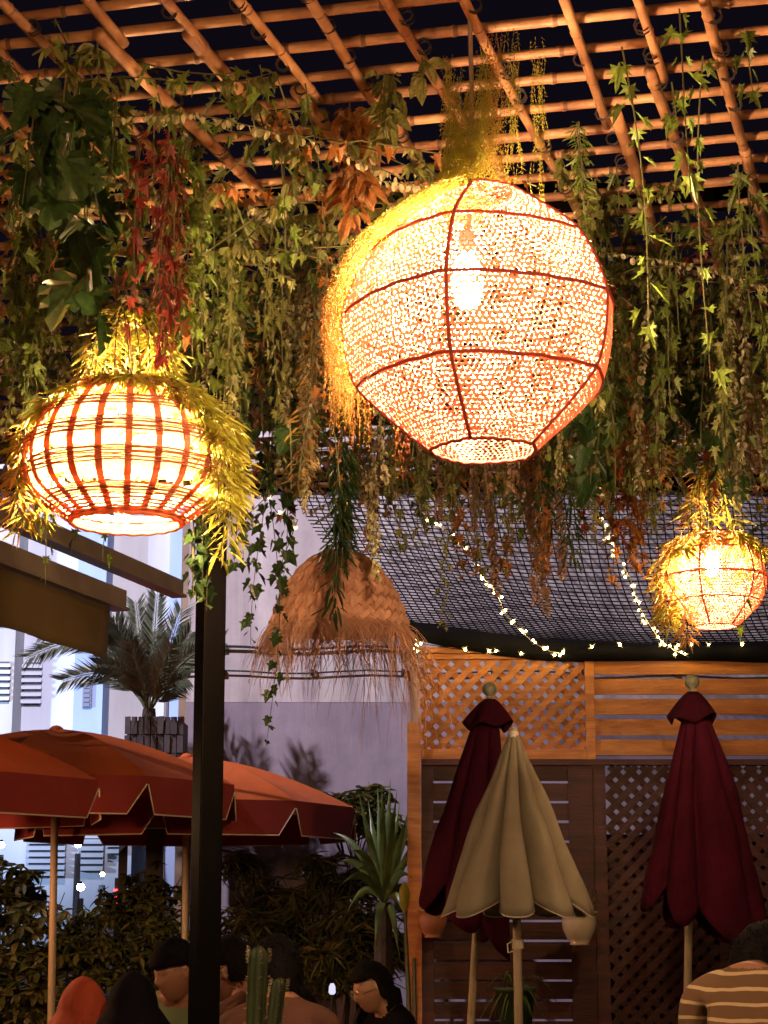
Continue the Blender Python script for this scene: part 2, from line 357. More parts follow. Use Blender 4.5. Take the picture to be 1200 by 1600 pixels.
# ================================================================== BAMBOO ROOF
ZC = 3.50
def plane_pt(px, py, z):
    q = P(px, py, 1.0) - Vector((0, 0, CZ)); return Vector((0, 0, CZ)) + q * ((z - CZ) / q.z)
def hdir(px):
    q = P(px, 1420, 1.0) - Vector((0, 0, CZ)); q.z = 0; return q.normalized()
D1 = hdir(1442); D2 = -hdir(-12200)
roof = thing('bamboo_roof', 'open trellis ceiling of lashed bamboo canes hung with artificial vines', 'trellis', (0, 6, ZC))
def cane(p0, p1, r0, name='bamboo_cane'):
    L = (p1 - p0).length; n = int(L / .09); d = (p1 - p0).normalized(); side = Vector((d.y, -d.x, 0)); ph = rnd.uniform(0, 6); node = rnd.uniform(.22, .32); off = rnd.uniform(0, node)
    pts = []; rad = []; amp = rnd.uniform(.006, .026)
    s = 0; marks = []
    x = off
    while x < L: marks.append(x); x += node * rnd.uniform(.85, 1.15)
    ss = sorted([L * i / n for i in range(n + 1)] + [m_ + e for m_ in marks for e in (-.012, 0, .012) if 0 < m_ + e < L])
    for s in ss:
        near = min((abs(s - m_) for m_ in marks), default=1)
        k = 1.16 if near < .001 else (.97 if near < .02 else 1)
        tp = 1 - .18 * s / L
        pts.append(p0 + d * s + side * amp * math.sin(s * 1.6 + ph) + Vector((0, 0, .004 * math.sin(s * 2.3 + ph))))
        rad.append(r0 * k * tp)
    b = MB(); b.tube(pts, rad, 8)
    for i in range(len(pts) - 1):
        if rad[i] / (r0 * (1 - .18 * ss[i] / L)) > 1.1:
            for k in range(8): b.m[i * 8 + k] = 1
    o = part(b, name, [M['cane'], M['cane_node']], roof, True)
    return o
x0s = [250, 367, 485, 620, 737, 870, 990, 1110, 1222, 1340] + [128 - 121 * k for k in range(16)]
long_lines = []
for x0 in x0s:
    q = plane_pt(x0, 0, ZC - .035)
    a = q - D1 * 2.2
    # canes are lashed together from shorter lengths
    s = rnd.uniform(1.2, 2.6) ; start = 0.0; total = (9.3 - a.y) / D1.y
    far_end = total
    while start < far_end - .2:
        end = min(start + rnd.uniform(2.2, 3.4), far_end)
        j = Vector((D1.y, -D1.x, 0)) * rnd.uniform(-.012, .012)
        cane(a + D1 * start + j, a + D1 * (end + .07) + j * .3, rnd.uniform(.0145, .0190))
        start = end
    long_lines.append(a)
q0 = plane_pt(600, 10, ZC); stepv = .17
cross = []
for k in range(-6, 33):
    q = q0 + Vector((0, 1, 0)) * (stepv * k + rnd.uniform(-.012, .012))
    if q.y > 9.3: break
    ja = rnd.uniform(-.02, .02)
    cane(q - D2 * 4.2 + Vector((0, ja, 0)), q + D2 * 5.2 - Vector((0, ja, 0)), rnd.uniform(.0115, .0165)); cross.append(q)
# wire lashings at the crossings
b = MB()
for a in long_lines:
    for q in cross:
        for _w in range(2 if rnd.random() < .8 else 0):
            # intersection of a + D1 s and q + D2 t
            den = D1.x * D2.y - D1.y * D2.x; w = q - a
            s = (w.x * D2.y - w.y * D2.x) / den
            c = a + D1 * s; c.z = ZC - .035
            if abs(c.x) > 4.5: continue
            n = 6; rr = .0185
            side = Vector((D1.y, -D1.x, 0)); ax = (side if rnd.random() < .5 else side)
            sh = D1 * rnd.uniform(-.02, .02)
            b.tube([c + sh + (ax * math.cos(2 * PI * i / 8) + Vector((0, 0, 1)) * math.sin(2 * PI * i / 8)) * rr + D1 * .006 * i / 8 for i in range(9)], .0030, 3, cap=False)
part(b, 'lashing', M['tie'], roof, kind='stuff')
b = MB()
for X in (-4.0, 5.0):
    b.box((X, 5.5, ZC + .06), (.08, 9, .08))
b.box((.5, 9.35, ZC + .02), (9.0, .08, .10)); b.box((.5, 5.5, ZC + .065), (8.9, .07, .07))
part(b, 'edge_beam', M['post'], roof)

# ---------------------------------------------------------------- black steel post
pb = P(318, 1600, 5.5); pt = P(331, 850, 5.5)
t = thing('steel_post', 'glossy black square steel post carrying the bamboo roof', 'post', (pb.x, 5.5, 0))
dx = (pt.x - pb.x) / (pt.z - pb.z)
b = MB(); w = .044
zs = (0, ZC + .02)
vs = []
for z in zs:
    cx = pb.x + dx * (z - pb.z)
    for (sx, sy) in ((-1, -1), (1, -1), (1, 1), (-1, 1)): vs.append((cx + sx * w, 5.5 + sy * w, z))
b.add(vs, [(0, 1, 5, 4), (1, 2, 6, 5), (2, 3, 7, 6), (3, 0, 4, 7), (0, 3, 2, 1), (4, 5, 6, 7)])
b.v = [tuple((Matrix.Rotation(R(28), 3, 'Z') @ (Vector(v) - Vector((pb.x + dx * (v[2] - pb.z), 5.5, v[2])))) * .82 + Vector((pb.x + dx * (v[2] - pb.z), 5.5, v[2]))) for v in b.v]
po = part(b, 'shaft', M['post'], t)
bm_ = po.modifiers.new('bevel', 'BEVEL'); bm_.width = .004; bm_.segments = 2
b = MB(); b.box((pb.x - dx * pb.z, 5.5, .006), (.18, .18, .012)); part(b, 'base_plate', M['post'], t)

# ================================================================== LANTERNS
def prof_at(prof, s):   # prof: list (r, z) ; s in 0..1 along arc length
    L = [0]
    for i in range(1, len(prof)): L.append(L[-1] + math.dist(prof[i], prof[i - 1]))
    d = s * L[-1]
    for i in range(1, len(prof)):
        if d <= L[i] + 1e-9:
            u = (d - L[i - 1]) / (L[i] - L[i - 1]); return (prof[i - 1][0] * (1 - u) + prof[i][0] * u, prof[i - 1][1] * (1 - u) + prof[i][1] * u)
    return prof[-1]
def surf(c, prof, s, ang, off=0, facets=0, rib0=0):
    r_, z = prof_at(prof, s)
    if facets:
        w = 2 * PI / facets; a = (ang - rib0 + w / 2) % w - 0; a = ((ang - rib0) % w) - w / 2
        r_ *= 1 - (1 - math.cos(w / 2) / math.cos(a)) * .42
    r_ += off
    return Vector((c[0] + r_ * math.sin(ang), c[1] - r_ * math.cos(ang), c[2] + z))
def smooth_prof(keys, n=24):
    # catmull-rom through the keys, keeps hoops as soft corners
    out = []
    for i in range(len(keys) - 1):
        p0 = keys[max(i - 1, 0)]; p1 = keys[i]; p2 = keys[i + 1]; p3 = keys[min(i + 2, len(keys) - 1)]
        for k in range(n // (len(keys) - 1)):
            t_ = k / (n // (len(keys) - 1))
            cr = lambda a, b_, c_, d_: .5 * ((2 * b_) + (-a + c_) * t_ + (2 * a - 5 * b_ + 4 * c_ - d_) * t_ ** 2 + (-a + 3 * b_ - 3 * c_ + d_) * t_ ** 3)
            cat = (cr(p0[0], p1[0], p2[0], p3[0]), cr(p0[1], p1[1], p2[1], p3[1]))
            lin = (p1[0] * (1 - t_) + p2[0] * t_, p1[1] * (1 - t_) + p2[1] * t_)
            out.append((cat[0] * .62 + lin[0] * .38, cat[1] * .62 + lin[1] * .38))
    out.append(keys[-1]); return out
def weave(c, prof, cell, facets, rib0, kbase=.74, seed=1):
    rg = random.Random(seed); b = MB()
    L = sum(math.dist(prof[i], prof[i - 1]) for i in range(1, len(prof)))
    rows = int(L / (cell * .87))
    bands = 5; i0 = 0
    for bd in range(bands):
        i1 = int(rows * (bd + 1) / bands)
        rm = prof_at(prof, (i0 + i1) / 2 / rows)[0]
        n = max(16, int(2 * PI * rm / cell))
        for i in range(i0, i1):
            for j in range(n):
                u0 = j + .5 * (i % 2)
                pat = noise.noise(Vector((u0 / n * 14, i * .12, seed * 3.1)))
                k = kbase + .16 * pat + rg.uniform(-.09, .09)
                k = max(.35, min(.9, k))
                jx, jy = rg.uniform(-.07, .07), rg.uniform(-.07, .07)
                hexo = ((0, -.667), (.5, -.333), (.5, .333), (0, .667), (-.5, .333), (-.5, -.333))
                oct_ = []
                vs = []
                for (hx, hy) in hexo:
                    s = min(max((i + .5 + hy) / rows, 0), 1)
                    vs.append(surf(c, prof, s, (u0 + hx) / n * 2 * PI, .0016, facets, rib0))
                for q in range(6):
                    ang = -PI / 2 + q * PI / 3
                    hx, hy = hexo[q]
                    rr = k * (.92 + .08 * rg.random())
                    s = min(max((i + .5 + (hy * .9) * rr + jy) / rows, 0), 1)
                    vs.append(surf(c, prof, s, (u0 + hx * rr + jx) / n * 2 * PI, -.0012 + rg.uniform(-.002, .002), facets, rib0))
                b.add(vs, [(q, (q + 1) % 6, 6 + (q + 1) % 6, 6 + q) for q in range(6)])
        i0 = i1
    return b
def hoop(b, c, r_, z, rad, facets=0, rib0=0, n=72):
    pts = []
    for k in range(n + 1):
        a = 2 * PI * k / n; rr = r_
        if facets:
            w = 2 * PI / facets; q = ((a - rib0) % w) - w / 2; rr = r_ * (1 - (1 - math.cos(w / 2) / math.cos(q)) * .42)
        pts.append((c[0] + rr * math.sin(a), c[1] - rr * math.cos(a), c[2] + z + .0015 * math.sin(k * 1.7)))
    b.tube(pts, rad, 6, cap=False)
def bulb(t, c, r_, m, h=1.25):
    b = MB(); pr = []
    for i in range(9):
        a = PI * i / 8; pr.append((max(.0005, r_ * math.sin(a)), -h * r_ * math.cos(a)))
    b.lathe(pr, 12, c); part(b, 'bulb', m, t, True)
    b = MB(); b.lathe([(.012, 0), (.018, .0), (.018, .05), (.001, .05)], 10, (c[0], c[1], c[2] + h * r_ + .001)); part(b, 'socket', M['socket'], t)
def cordpart(t, c, ztop):
    b = MB(); b.tube([(c[0], c[1], c[2]), (c[0] + .004, c[1], (c[2] + ztop) / 2), (c[0], c[1], ztop)], .0055, 6); part(b, 'cord', M['cord'], t)

# big crochet lantern
c1 = P(752, 303, 4.1); KB = [(.085, 0), (.255, -.14), (.325, -.30), (.295, -.475), (.126, -.628)]
pb1 = smooth_prof(KB, 32)
big = thing('woven_lantern', 'largest round lantern of knotted string netting, glowing above the centre', 'lantern', c1)
part(weave(c1, pb1, .0150, 5, R(-17), .74, 1), 'woven_net', M['string_weave'], big, kind='stuff')
for (r_, z) in KB:
    b = MB(); hoop(b, c1, r_ + .001, z, .0044, 5, R(-17)); part(b, 'hoop', M['hoop'], big, True)
for k in range(5):
    b = MB(); b.tube([surf(c1, pb1, i / 30, R(-17) + 2 * PI * k / 5, .003, 5, R(-17)) for i in range(31)], .0044, 6); part(b, 'rib', M['hoop'], big, True)
bulb(big, P(730, 440, 4.1), .038, M['bulb'], 1.9)
b = MB(); q = P(730, 440, 4.1); b.tube([(q.x, q.y, q.z + .1), (c1.x - .02, c1.y, c1.z + .02)], .006, 6); part(b, 'bulb_cord', M['cord'], big)
cordpart(big, (P(736, 285, 4.1).x, 4.1, c1.z + .005), ZC + .02)
b = MB()
for k in range(5):
    a = R(-17) + 2 * PI * k / 5; b.tube([c1, surf(c1, pb1, 0, a, 0, 5, R(-17))], .003, 4)
part(b, 'top_spider', M['hoop'], big)
# loose hairs of string sticking out of the netting
b = MB()
for k in range(260):
    s = rnd.random(); a = rnd.uniform(-PI, PI); p = surf(c1, pb1, s, a, 0, 5, R(-17)); q = surf(c1, pb1, min(1, s + .01), a + rnd.uniform(-.04, .04), rnd.uniform(.006, .016), 5, R(-17))
    b.tube([p, q], .0006, 3, cap=False)
part(b, 'loose_fibre', M['string_weave'], big, kind='stuff')

# right small crochet lantern
c3 = P(1113, 834, 7.4); KR = [(.078, 0), (.188, -.08), (.220, -.185), (.190, -.285), (.088, -.385)]
pr3 = smooth_prof(KR, 24)
sm = thing('woven_lantern', 'small faceted string lantern at the right edge, in front of the net', 'lantern', c3)
part(weave(c3, pr3, .0125, 6, R(-25), .72, 5), 'woven_net', M['string_weave'], sm, kind='stuff')
for (r_, z) in KR:
    b = MB(); hoop(b, c3, r_ + .001, z, .0036, 6, R(-25)); part(b, 'hoop', M['hoop'], sm, True)
for k in range(6):
    b = MB(); b.tube([surf(c3, pr3, i / 24, R(-25) + 2 * PI * k / 6, .002, 6, R(-25)) for i in range(25)], .0036, 6); part(b, 'rib', M['hoop'], sm, True)
bulb(sm, P(1112, 882, 7.4), .030, M['bulb_small'], 1.7)
cordpart(sm, (c3.x, c3.y, c3.z - .12), ZC + .02)
b = MB()
for k in range(6):
    a = R(-25) + 2 * PI * k / 6; b.tube([c3, surf(c3, pr3, 0, a, 0, 6, R(-25))], .003, 4)
part(b, 'top_spider', M['hoop'], sm)

# left rattan lantern: slats between bundles of wickers, pale lining strips inside
c2 = P(203, 618, 4.9); KL = [(.11, .03), (.19, -.02), (.258, -.095), (.286, -.185), (.262, -.275), (.148, -.36)]
pl2 = smooth_prof(KL, 30)
lf = thing('rattan_lantern', 'round rattan basket lantern at the left, half hidden in yellow-green leaves', 'lantern', c2)
NS = 22
for k in range(NS):
    a = 2 * PI * (k + .5) / NS; b = MB(); vs = []; n = 24
    for i in range(n + 1):
        s = i / n; r_ = prof_at(pl2, s)[0]; hw = min(.0095, r_ * .05) / max(r_, .05)
        for e in (-1, 1): vs.append(surf(c2, pl2, s, a + e * hw, -.001))
        for e in (-1, 1): vs.append(surf(c2, pl2, s, a + e * hw, -.005))
    fs = []
    for i in range(n):
        q = i * 4; fs += [(q, q + 1, q + 5, q + 4), (q + 3, q + 2, q + 6, q + 7), (q + 2, q, q + 4, q + 6), (q + 1, q + 3, q + 7, q + 5)]
    b.add(vs, fs); part(b, 'slat', M['rattan'], lf)
b = MB()
for (s0, s1, cnt) in ((.0, .17, 9), (.28, .36, 6), (.44, .52, 7), (.60, .68, 7), (.79, .99, 17)):
    for k in range(cnt):
        s = s0 + (s1 - s0) * (k + .5) / cnt; ph = (k % 2) * PI; jit = rnd.uniform(-.003, .003)
        pts = []
        for i in range(NS * 4 + 1):
            a = 2 * PI * i / (NS * 4)
            off = .0025 + .0045 * math.cos(NS * a / 2 * 1.0 + ph)
            ss = min(1, max(0, s + jit + .004 * noise.noise(Vector((a * 3, k * 2.1, s * 9)))))
            pts.append(surf(c2, pl2, ss, a, off))
        b.tube(pts, rnd.uniform(.0015, .0025), 5, cap=False)
part(b, 'wicker_band', M['rattan'], lf, kind='stuff')
b = MB(); rg = random.Random(31); NA, NR = NS * 4, 44; vs = []
for i in range(NR + 1):
    for k in range(NA): vs.append(surf(c2, pl2, .06 + .80 * i / NR, 2 * PI * k / NA, -.013 - .002 * (k % 4 == 2)))
drop = {}
fs = []
for i in range(NR):
    sm = .06 + .80 * (i + .5) / NR
    row = next((q for q, (a, e) in enumerate(((.19, .275), (.365, .435), (.525, .595), (.69, .785))) if a < sm < e), None)
    for k in range(NA):
        if row is not None:
            key = (row, k // 4)
            if key not in drop: drop[key] = (rg.choice(((0, 1), (2, 3), (1, 2), (0,), (3,), (0, 1, 2))), rg.uniform(.12, .5))
            a, e = ((.19, .275), (.365, .435), (.525, .595), (.69, .785))[row]
            if ((k + 2) % 4 in drop[key][0] or rg.random() < .9) and sm > a + (e - a) * drop[key][1]: continue
        fs.append((i * NA + k, i * NA + (k + 1) % NA, (i + 1) * NA + (k + 1) % NA, (i + 1) * NA + k))
b.add(vs, fs); part(b, 'pale_lining', M['rattan_inner'], lf)
b = MB(); hoop(b, c2, .150, -.360, .007); hoop(b, c2, .153, -.350, .005); part(b, 'rim', M['rattan'], lf, True)
M['bulb_left'] = emit('lit_lamp_bulb_pair', (1, .62, .31), 1900)
bulb(lf, P(173, 668, 4.9), .028, M['bulb_left'], 1.5)
b = MB(); q = P(173, 668, 4.9)
pr = [(max(.0005, .022 * math.sin(PI * i / 8)), -.036 * math.cos(PI * i / 8)) for i in range(9)]
b.lathe(pr, 12, (q.x - .004, q.y, q.z - .085)); part(b, 'bulb', M['bulb_left'], lf, True)
b = MB(); b.tube([(q.x, q.y, q.z + .08), (c2.x, c2.y, c2.z)], .005, 6); part(b, 'bulb_cord', M['cord'], lf)
cordpart(lf, (c2.x, c2.y, c2.z), ZC + .02)

# straw dome lamp
c4 = P(530, 985, 6.8); RS = .256
straw = thing('straw_lampshade', 'unlit braided straw dome lampshade with a long frayed fringe', 'lampshade', c4)
dome = [(.030, .305), (.085, .285), (.135, .245), (.180, .19), (.215, .125), (.240, .06), (RS, 0.0)]
b = MB(); rows = 7; n = 36
for i in range(rows):
    for j in range(n * 2):
        half = j % 2
        for lay in (0,):
            s0 = i / rows; s1 = (i + 1.12) / rows
            a0 = 2 * PI * (j // 2 + i * .5) / n
            w_ = 2 * PI / n
            sm_ = (s0 + min(s1, 1)) / 2
            # chevron: lower-left to centre, centre to upper right
            off = .004 + .005 * half
            if half == 0: A = (s0, a0 - .15 * w_); B = (sm_, a0 + w_ * .62)
            else: A = (min(s1, 1), a0 - .15 * w_); B = (sm_, a0 + w_ * .62)
            ds = .40 / rows
            def sp(s, a, o_): return surf(c4, dome, min(max(s, 0), 1), a, o_)
            sg = 1 if half == 0 else -1
            vs = [sp(A[0], A[1], off - .003), sp(B[0], B[1], off + .008), sp(B[0] + sg * ds, B[1], off + .003), sp(A[0] + sg * ds, A[1], off - .006),
                  sp(A[0], A[1], -.004), sp(B[0], B[1], -.003), sp(B[0] + sg * ds, B[1], -.003), sp(A[0] + sg * ds, A[1], -.004)]
            b.add(vs, [(0, 1, 2, 3), (0, 4, 5, 1), (3, 2, 6, 7), (1, 5, 6, 2)])
part(b, 'braided_straw', M['straw'], straw, kind='stuff')
b = MB(); vs = []
for i in range(19):
    for k in range(48): vs.append(surf(c4, dome, i / 18, 2 * PI * k / 48, -.005))
b.add(vs, [(i * 48 + k, i * 48 + (k + 1) % 48, (i + 1) * 48 + (k + 1) % 48, (i + 1) * 48 + k) for i in range(18) for k in range(48)])
part(b, 'inner_shell', M['straw'], straw)
b = MB()
for k in range(900):
    a = rnd.uniform(-PI, PI); right = max(0, math.sin(a - .3)); 
    L = rnd.uniform(.05, .16) + (rnd.random() ** 1.6) * (.16 + .24 * right)
    if rnd.random() < .25: L *= .5
    p = surf(c4, dome, rnd.uniform(.93, 1), a, .003); side = rnd.uniform(-.6, .6)
    tan = Vector((math.cos(a), math.sin(a), 0)); out = Vector((math.sin(a), -math.cos(a), 0))
    pts = [p]; v = (out * rnd.uniform(0, .3) + tan * side * 1.0 + Vector((0, 0, -rnd.uniform(.1, 1)))).normalized()
    for q in range(4):
        pts.append(pts[-1] + v * L / 4); v = (v + Vector((rnd.uniform(-.2, .2), rnd.uniform(-.2, .2), -.42))).normalized()
    b.tube(pts, [.0016, .0014, .0012, .001, .0006], 3, cap=False)
part(b, 'fringe', M['straw'], straw, kind='stuff')
cordpart(straw, (c4.x, c4.y, c4.z + .29), ZC + .02)

# ================================================================== LEAVES
OUT = {
 'maple': [(0, 0), (.05, .14), (.30, .06), (.24, .22), (.44, .40), (.15, .36), (.29, .68), (.09, .60), (.07, .78), (0, 1)],
 'ivy': [(0, 0), (.22, -.14), (.44, .04), (.34, .26), (.56, .46), (.26, .52), (.16, .72), (0, 1)],
 'willow': [(0, 0), (.05, .15), (.075, .45), (.05, .8), (0, 1)],
 'wisp': [(0, 0), (.035, .2), (.042, .5), (.025, .8), (0, 1)],
 'oval': [(0, 0), (.17, .18), (.24, .45), (.17, .75), (0, 1)],
 'monstera': [(0, 0), (.16, -.13), (.36, -.08), (.48, .08), (.30, .12), (.52, .17), (.55, .30), (.32, .29), (.54, .38), (.50, .52), (.28, .46), (.44, .60), (.36, .74), (.20, .62), (.22, .84), (0, 1)],
 'bead': [(0, 0), (.32, .15), (.42, .5), (.28, .85), (0, 1)],
 'star': [(0, 0), (.14, .1), (.5, -.05), (.24, .3), (.6, .55), (.2, .5), (0, 1)],
}
def leaf_vf(kind, fold=.35, curl=.2, jit=0):
    o = OUT[kind]; n = len(o)
    f = lambda x, y: (x, y, abs(x) * fold - curl * y * y + (rnd.uniform(-1, 1) * jit if x else 0))
    vs = [f(x, y) for (x, y) in o] + [f(-x, y) for (x, y) in o[1:-1]]
    left = [0] + [n + i for i in range(n - 2)] + [n - 1]
    return [Vector(v) for v in vs], [tuple(range(n)), tuple(reversed(left))]
LEAFMESH = {}
def leaf_mesh(kind, m):
    key = (kind, m)
    if key not in LEAFMESH:
        L = []
        for k in range(4):
            vs, fs = leaf_vf(kind, rnd.uniform(.1, .5), rnd.uniform(0, .45), .05)
            b = MB(); b.add(vs, fs); L.append(b.mesh('leaf', M[m]))
        LEAFMESH[key] = L
    return rnd.choice(LEAFMESH[key])
def leaf_matrix(p, az, droop, roll, size):
    """leaf growing from p: azimuth az, droop 0 = level, 90 = straight down"""
    d = Vector((math.cos(az) * math.cos(droop), math.sin(az) * math.cos(droop), -math.sin(droop)))
    z = Vector((math.cos(az) * math.sin(droop), math.sin(az) * math.sin(droop), math.cos(droop)))
    x = d.cross(z); Mx = Matrix((x, d, z)).transposed()
    Mx = Matrix.Rotation(roll, 3, d) @ Mx
    M4 = Mx.to_4x4(); M4 = M4 @ Matrix.Scale(size, 4); M4.translation = p; return M4
def vine_path(p, L, sway=.03, seed=0, lean=0):
    n = max(4, int(L / .05)); ph = seed * 2.1
    return [p + Vector((sway * (math.sin(i * .22 + ph) - math.sin(ph)) + lean * i / n, sway * (math.cos(i * .19 + ph) - math.cos(ph)), -L * i / n)) for i in range(n + 1)]
# species: leaf outline, size, spacing, cluster, material, droop
SP = {
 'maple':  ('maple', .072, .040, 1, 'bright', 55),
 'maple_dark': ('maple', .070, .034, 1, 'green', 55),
 'ivy':    ('ivy', .045, .028, 1, 'dark', 60),
 'ivy_green': ('ivy', .050, .026, 1, 'green', 60),
 'willow': ('wisp', .058, .0058, 2, 'yellow', 22),
 'willow_green': ('willow', .060, .013, 2, 'green', 40),
 'willow_gold': ('wisp', .056, .0062, 2, 'gold', 24),
 'bead':   ('bead', .018, .011, 2, 'berry', 50),
 'bead_green': ('bead', .020, .012, 2, 'olive', 50),
 'monstera': ('monstera', .135, .060, 1, 'dark', 52),
 'red':    ('maple', .055, .030, 1, 'red', 62),
 'red_thin': ('willow', .065, .014, 1, 'red', 62),
 'orange': ('star', .048, .026, 1, 'orange', 60),
 'palmate': ('oval', .060, .05, 5, 'orange', 35),
 'palmate_green': ('oval', .060, .05, 5, 'olive', 40),
 'fernlet': ('willow', .034, .007, 2, 'bright', 30),
 'pink':   ('bead', .022, .010, 2, 'pink', 50),
 'gold_lobed': ('maple', .055, .024, 1, 'gold', 58),
 'olive':  ('maple', .042, .022, 1, 'olive', 58),
 'fern_dark': ('willow', .085, .011, 2, 'dark', 48),
}
def grow(sp, path, scale=1., dens=1., density_end=1.):
    """yields (matrix, kind, material) for leaves along a path"""
    kind, size, gap, cl, m, dr = SP[sp]
    L = sum((path[i] - path[i - 1]).length for i in range(1, len(path))); gap = gap / dens
    n = int(L / gap); az = rnd.uniform(0, 6.28)
    for i in range(n):
        s = (i + rnd.random() * .6) / n * (len(path) - 1); a = int(s); u = s - a
        p = path[a].lerp(path[min(a + 1, len(path) - 1)], u)
        az += 2.4 + rnd.uniform(-.5, .5)
        for c in range(cl):
            ang = az + (c - (cl - 1) / 2) * (2 * PI / max(cl, 2) if cl == 2 else .62)
            sz = size * scale * rnd.uniform(.45, 1.25)
            off = Vector((math.cos(ang), math.sin(ang), -.3)) * (size * scale * rnd.uniform(.05, .35))
            yield leaf_matrix(p + off, ang, R(dr + rnd.uniform(-28, 22)), rnd.uniform(-.8, .8), sz), kind, m
NLEAF = [0]
def vine(px, Y, bot, sp, label, scale=1., dens=1., sway=.02, lean=0, parts=True, top=None, group=None, strands=1, spread=.05):
    p = P(px, bot, Y); z1 = p.z; p.z = ZC - .04
    if top is not None: p.z = P(px, top, Y).z
    t = thing('hanging_vine', label, 'vine', p, group)
    st = MB(); fo = MB(); objs = []
    spp = sp if isinstance(sp, (list, tuple)) else [sp]
    for k in range(strands):
        q = p + (Vector((rnd.uniform(-1, 1), rnd.uniform(-1, 1), 0)) * spread if k else Vector())
        L = (p.z - z1) * (1 if k == 0 else rnd.uniform(.55, 1.0))
        path = vine_path(q, L, sway, rnd.random() * 9, lean)
        st.tube(path, [.0028 - .0016 * i / len(path) for i in range(len(path))], 4)
        for (mx, kind, m) in grow(rnd.choice(spp) if k else spp[0], path, scale, dens): objs.append((mx, kind, m))
    part(st, 'stem', M['stem'], t)
    if parts and len(objs) <= 300:
        for (mx, kind, m) in objs:
            o = bpy.data.objects.new('leaf', leaf_mesh(kind, m)); C.objects.link(o); o.parent = t
            mx = mx.copy(); mx.translation = mx.translation - p; o.matrix_basis = mx; NLEAF[0] += 1
    else:
        mats = sorted({m for (_, _, m) in objs})
        for (mx, kind, m) in objs:
            vs, fs = leaf_vf(kind, rnd.uniform(.1, .5), rnd.uniform(0, .45), .04)
            fo.add([mx @ v for v in vs], fs, mats.index(m))
        part(fo, 'foliage', [M[m] for m in mats], t, kind='stuff')
    return t
V = vine
# --- near, bright strands (right)
V(985, 4.25, 525, 'maple', 'bright green lobed-leaf vine close to the right side of the largest lantern', .95, 1, .02, .05)
V(1072, 4.05, 300, 'maple', 'bright leafy vine hanging from the top edge of the picture at the right', .95, 1.3, .012, .03)
V(1118, 4.30, 585, 'maple', 'long thin bright vine reaching lowest among the lobed ones at the right', .85, .8, .02, -.03)
V(1052, 4.45, 205, 'maple', 'short lobed vine behind the bright one at the upper right', .9, 1.2)
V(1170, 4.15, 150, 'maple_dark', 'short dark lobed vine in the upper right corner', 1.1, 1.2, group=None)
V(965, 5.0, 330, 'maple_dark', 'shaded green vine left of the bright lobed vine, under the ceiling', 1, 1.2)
V(905, 4.7, 345, 'fernlet', 'feathery green vine above the right shoulder of the largest lantern', 1.1, 1, parts=False, strands=2)
V(880, 4.9, 300, 'bead_green', 'round-beaded green vine right above the largest lantern', 1.3, 1, parts=False, strands=3, spread=.07)
V(940, 5.1, 640, 'bead_green', 'round-beaded strand trailing down the right flank of the largest lantern', 1.35, .8, parts=False, strands=3, spread=.06)
V(1150, 5.4, 700, 'olive', 'dusky lobed strand hanging by the right edge above the small lantern', 1.3, .9, strands=2)
V(1185, 5.0, 640, 'maple_dark', 'dark lobed vine running down the extreme right edge', 1, 1, strands=2)
V(1060, 5.5, 640, 'maple_dark', 'dim lobed vine between the two long bright ones at the right', .9, .9, strands=2)
V(1020, 5.6, 700, 'ivy_green', 'dim ivy strand right of the largest lantern, low', 1, 1, strands=2)
# --- near strands (left)
V(475, 4.45, 300, 'maple', 'slender bright vine crossing the canes between the lanterns, upper half', .85, .9, .015, .03)
V(442, 5.0, 412, 'maple', 'small bright-tipped vine below the slender one between the lanterns', .9, .9, .01)
V(405, 4.35, 170, 'maple', 'short bright spray of lobed leaves at the top between the lanterns', 1.1, 1.6, .01, .02)
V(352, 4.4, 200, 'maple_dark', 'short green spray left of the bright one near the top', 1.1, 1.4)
V(288, 4.8, 505, ['maple', 'maple_dark'], 'dense yellow-green vine right of the red one, above the rattan lantern', 1.0, 1.4, strands=4, spread=.06)
V(312, 5.2, 560, 'maple', 'yellow-green strand trailing right of the dense vine over the rattan lantern', .9, 1.2, strands=2)
V(238, 4.75, 560, ['red', 'red', 'red_thin', 'orange', 'red'], 'deep red maple-leaf garland hanging onto the rattan lantern', 1.05, 1.1, strands=6, spread=.06, top=230, parts=False)
V(262, 4.6, 320, 'red', 'short red spray of leaves above the red garland', .9, 1.2, strands=2)
V(95, 4.05, 330, 'monstera', 'large dark monstera garland in the upper left corner', .8, 1.3, strands=3, spread=.07, top=120)
V(112, 4.5, 505, 'monstera', 'dark monstera garland hanging lower at the left, above the rattan lantern', .9, 1.2, strands=2, spread=.05)
V(35, 4.9, 420, 'maple_dark', 'dark lobed vine against the left edge near the top', 1.1, 1.2, strands=2)
V(178, 4.5, 300, ['maple_dark', 'pink'], 'greyish mixed vine right of the monstera garland', 1.0, 1.4, strands=3, spread=.06)
V(150, 4.2, 130, 'palmate_green', 'small tuft of finger leaves in the upper left', 1, 1.3)
V(215, 5.1, 440, 'ivy_green', 'ivy strand in the shade left of the red garland', 1.1, 1.2, strands=2)
V(20, 5.4, 600, 'ivy_green', 'ivy strand at the far left edge beside the rattan lantern', 1.1, 1.2, strands=3)
V(50, 5.3, 650, 'maple_dark', 'dark green vine left of and behind the rattan lantern', 1.1, 1.2, strands=3)
V(560, 4.6, 345, 'palmate', 'orange-brown finger-leaf vine left of the largest lantern', 1.1, 1.6, strands=3, spread=.06)
V(600, 4.4, 230, 'palmate_green', 'olive finger-leaf tuft above left of the largest lantern', 1.1, 1.5, strands=2, spread=.06)
V(660, 4.3, 150, 'palmate_green', 'finger-leaf spray by the cord of the largest lantern', 1.0, 1.3, strands=1)
V(500, 5.2, 640, ['orange', 'olive'], 'brownish vine hugging the left side of the largest lantern', 1.0, 1.2, strands=2)
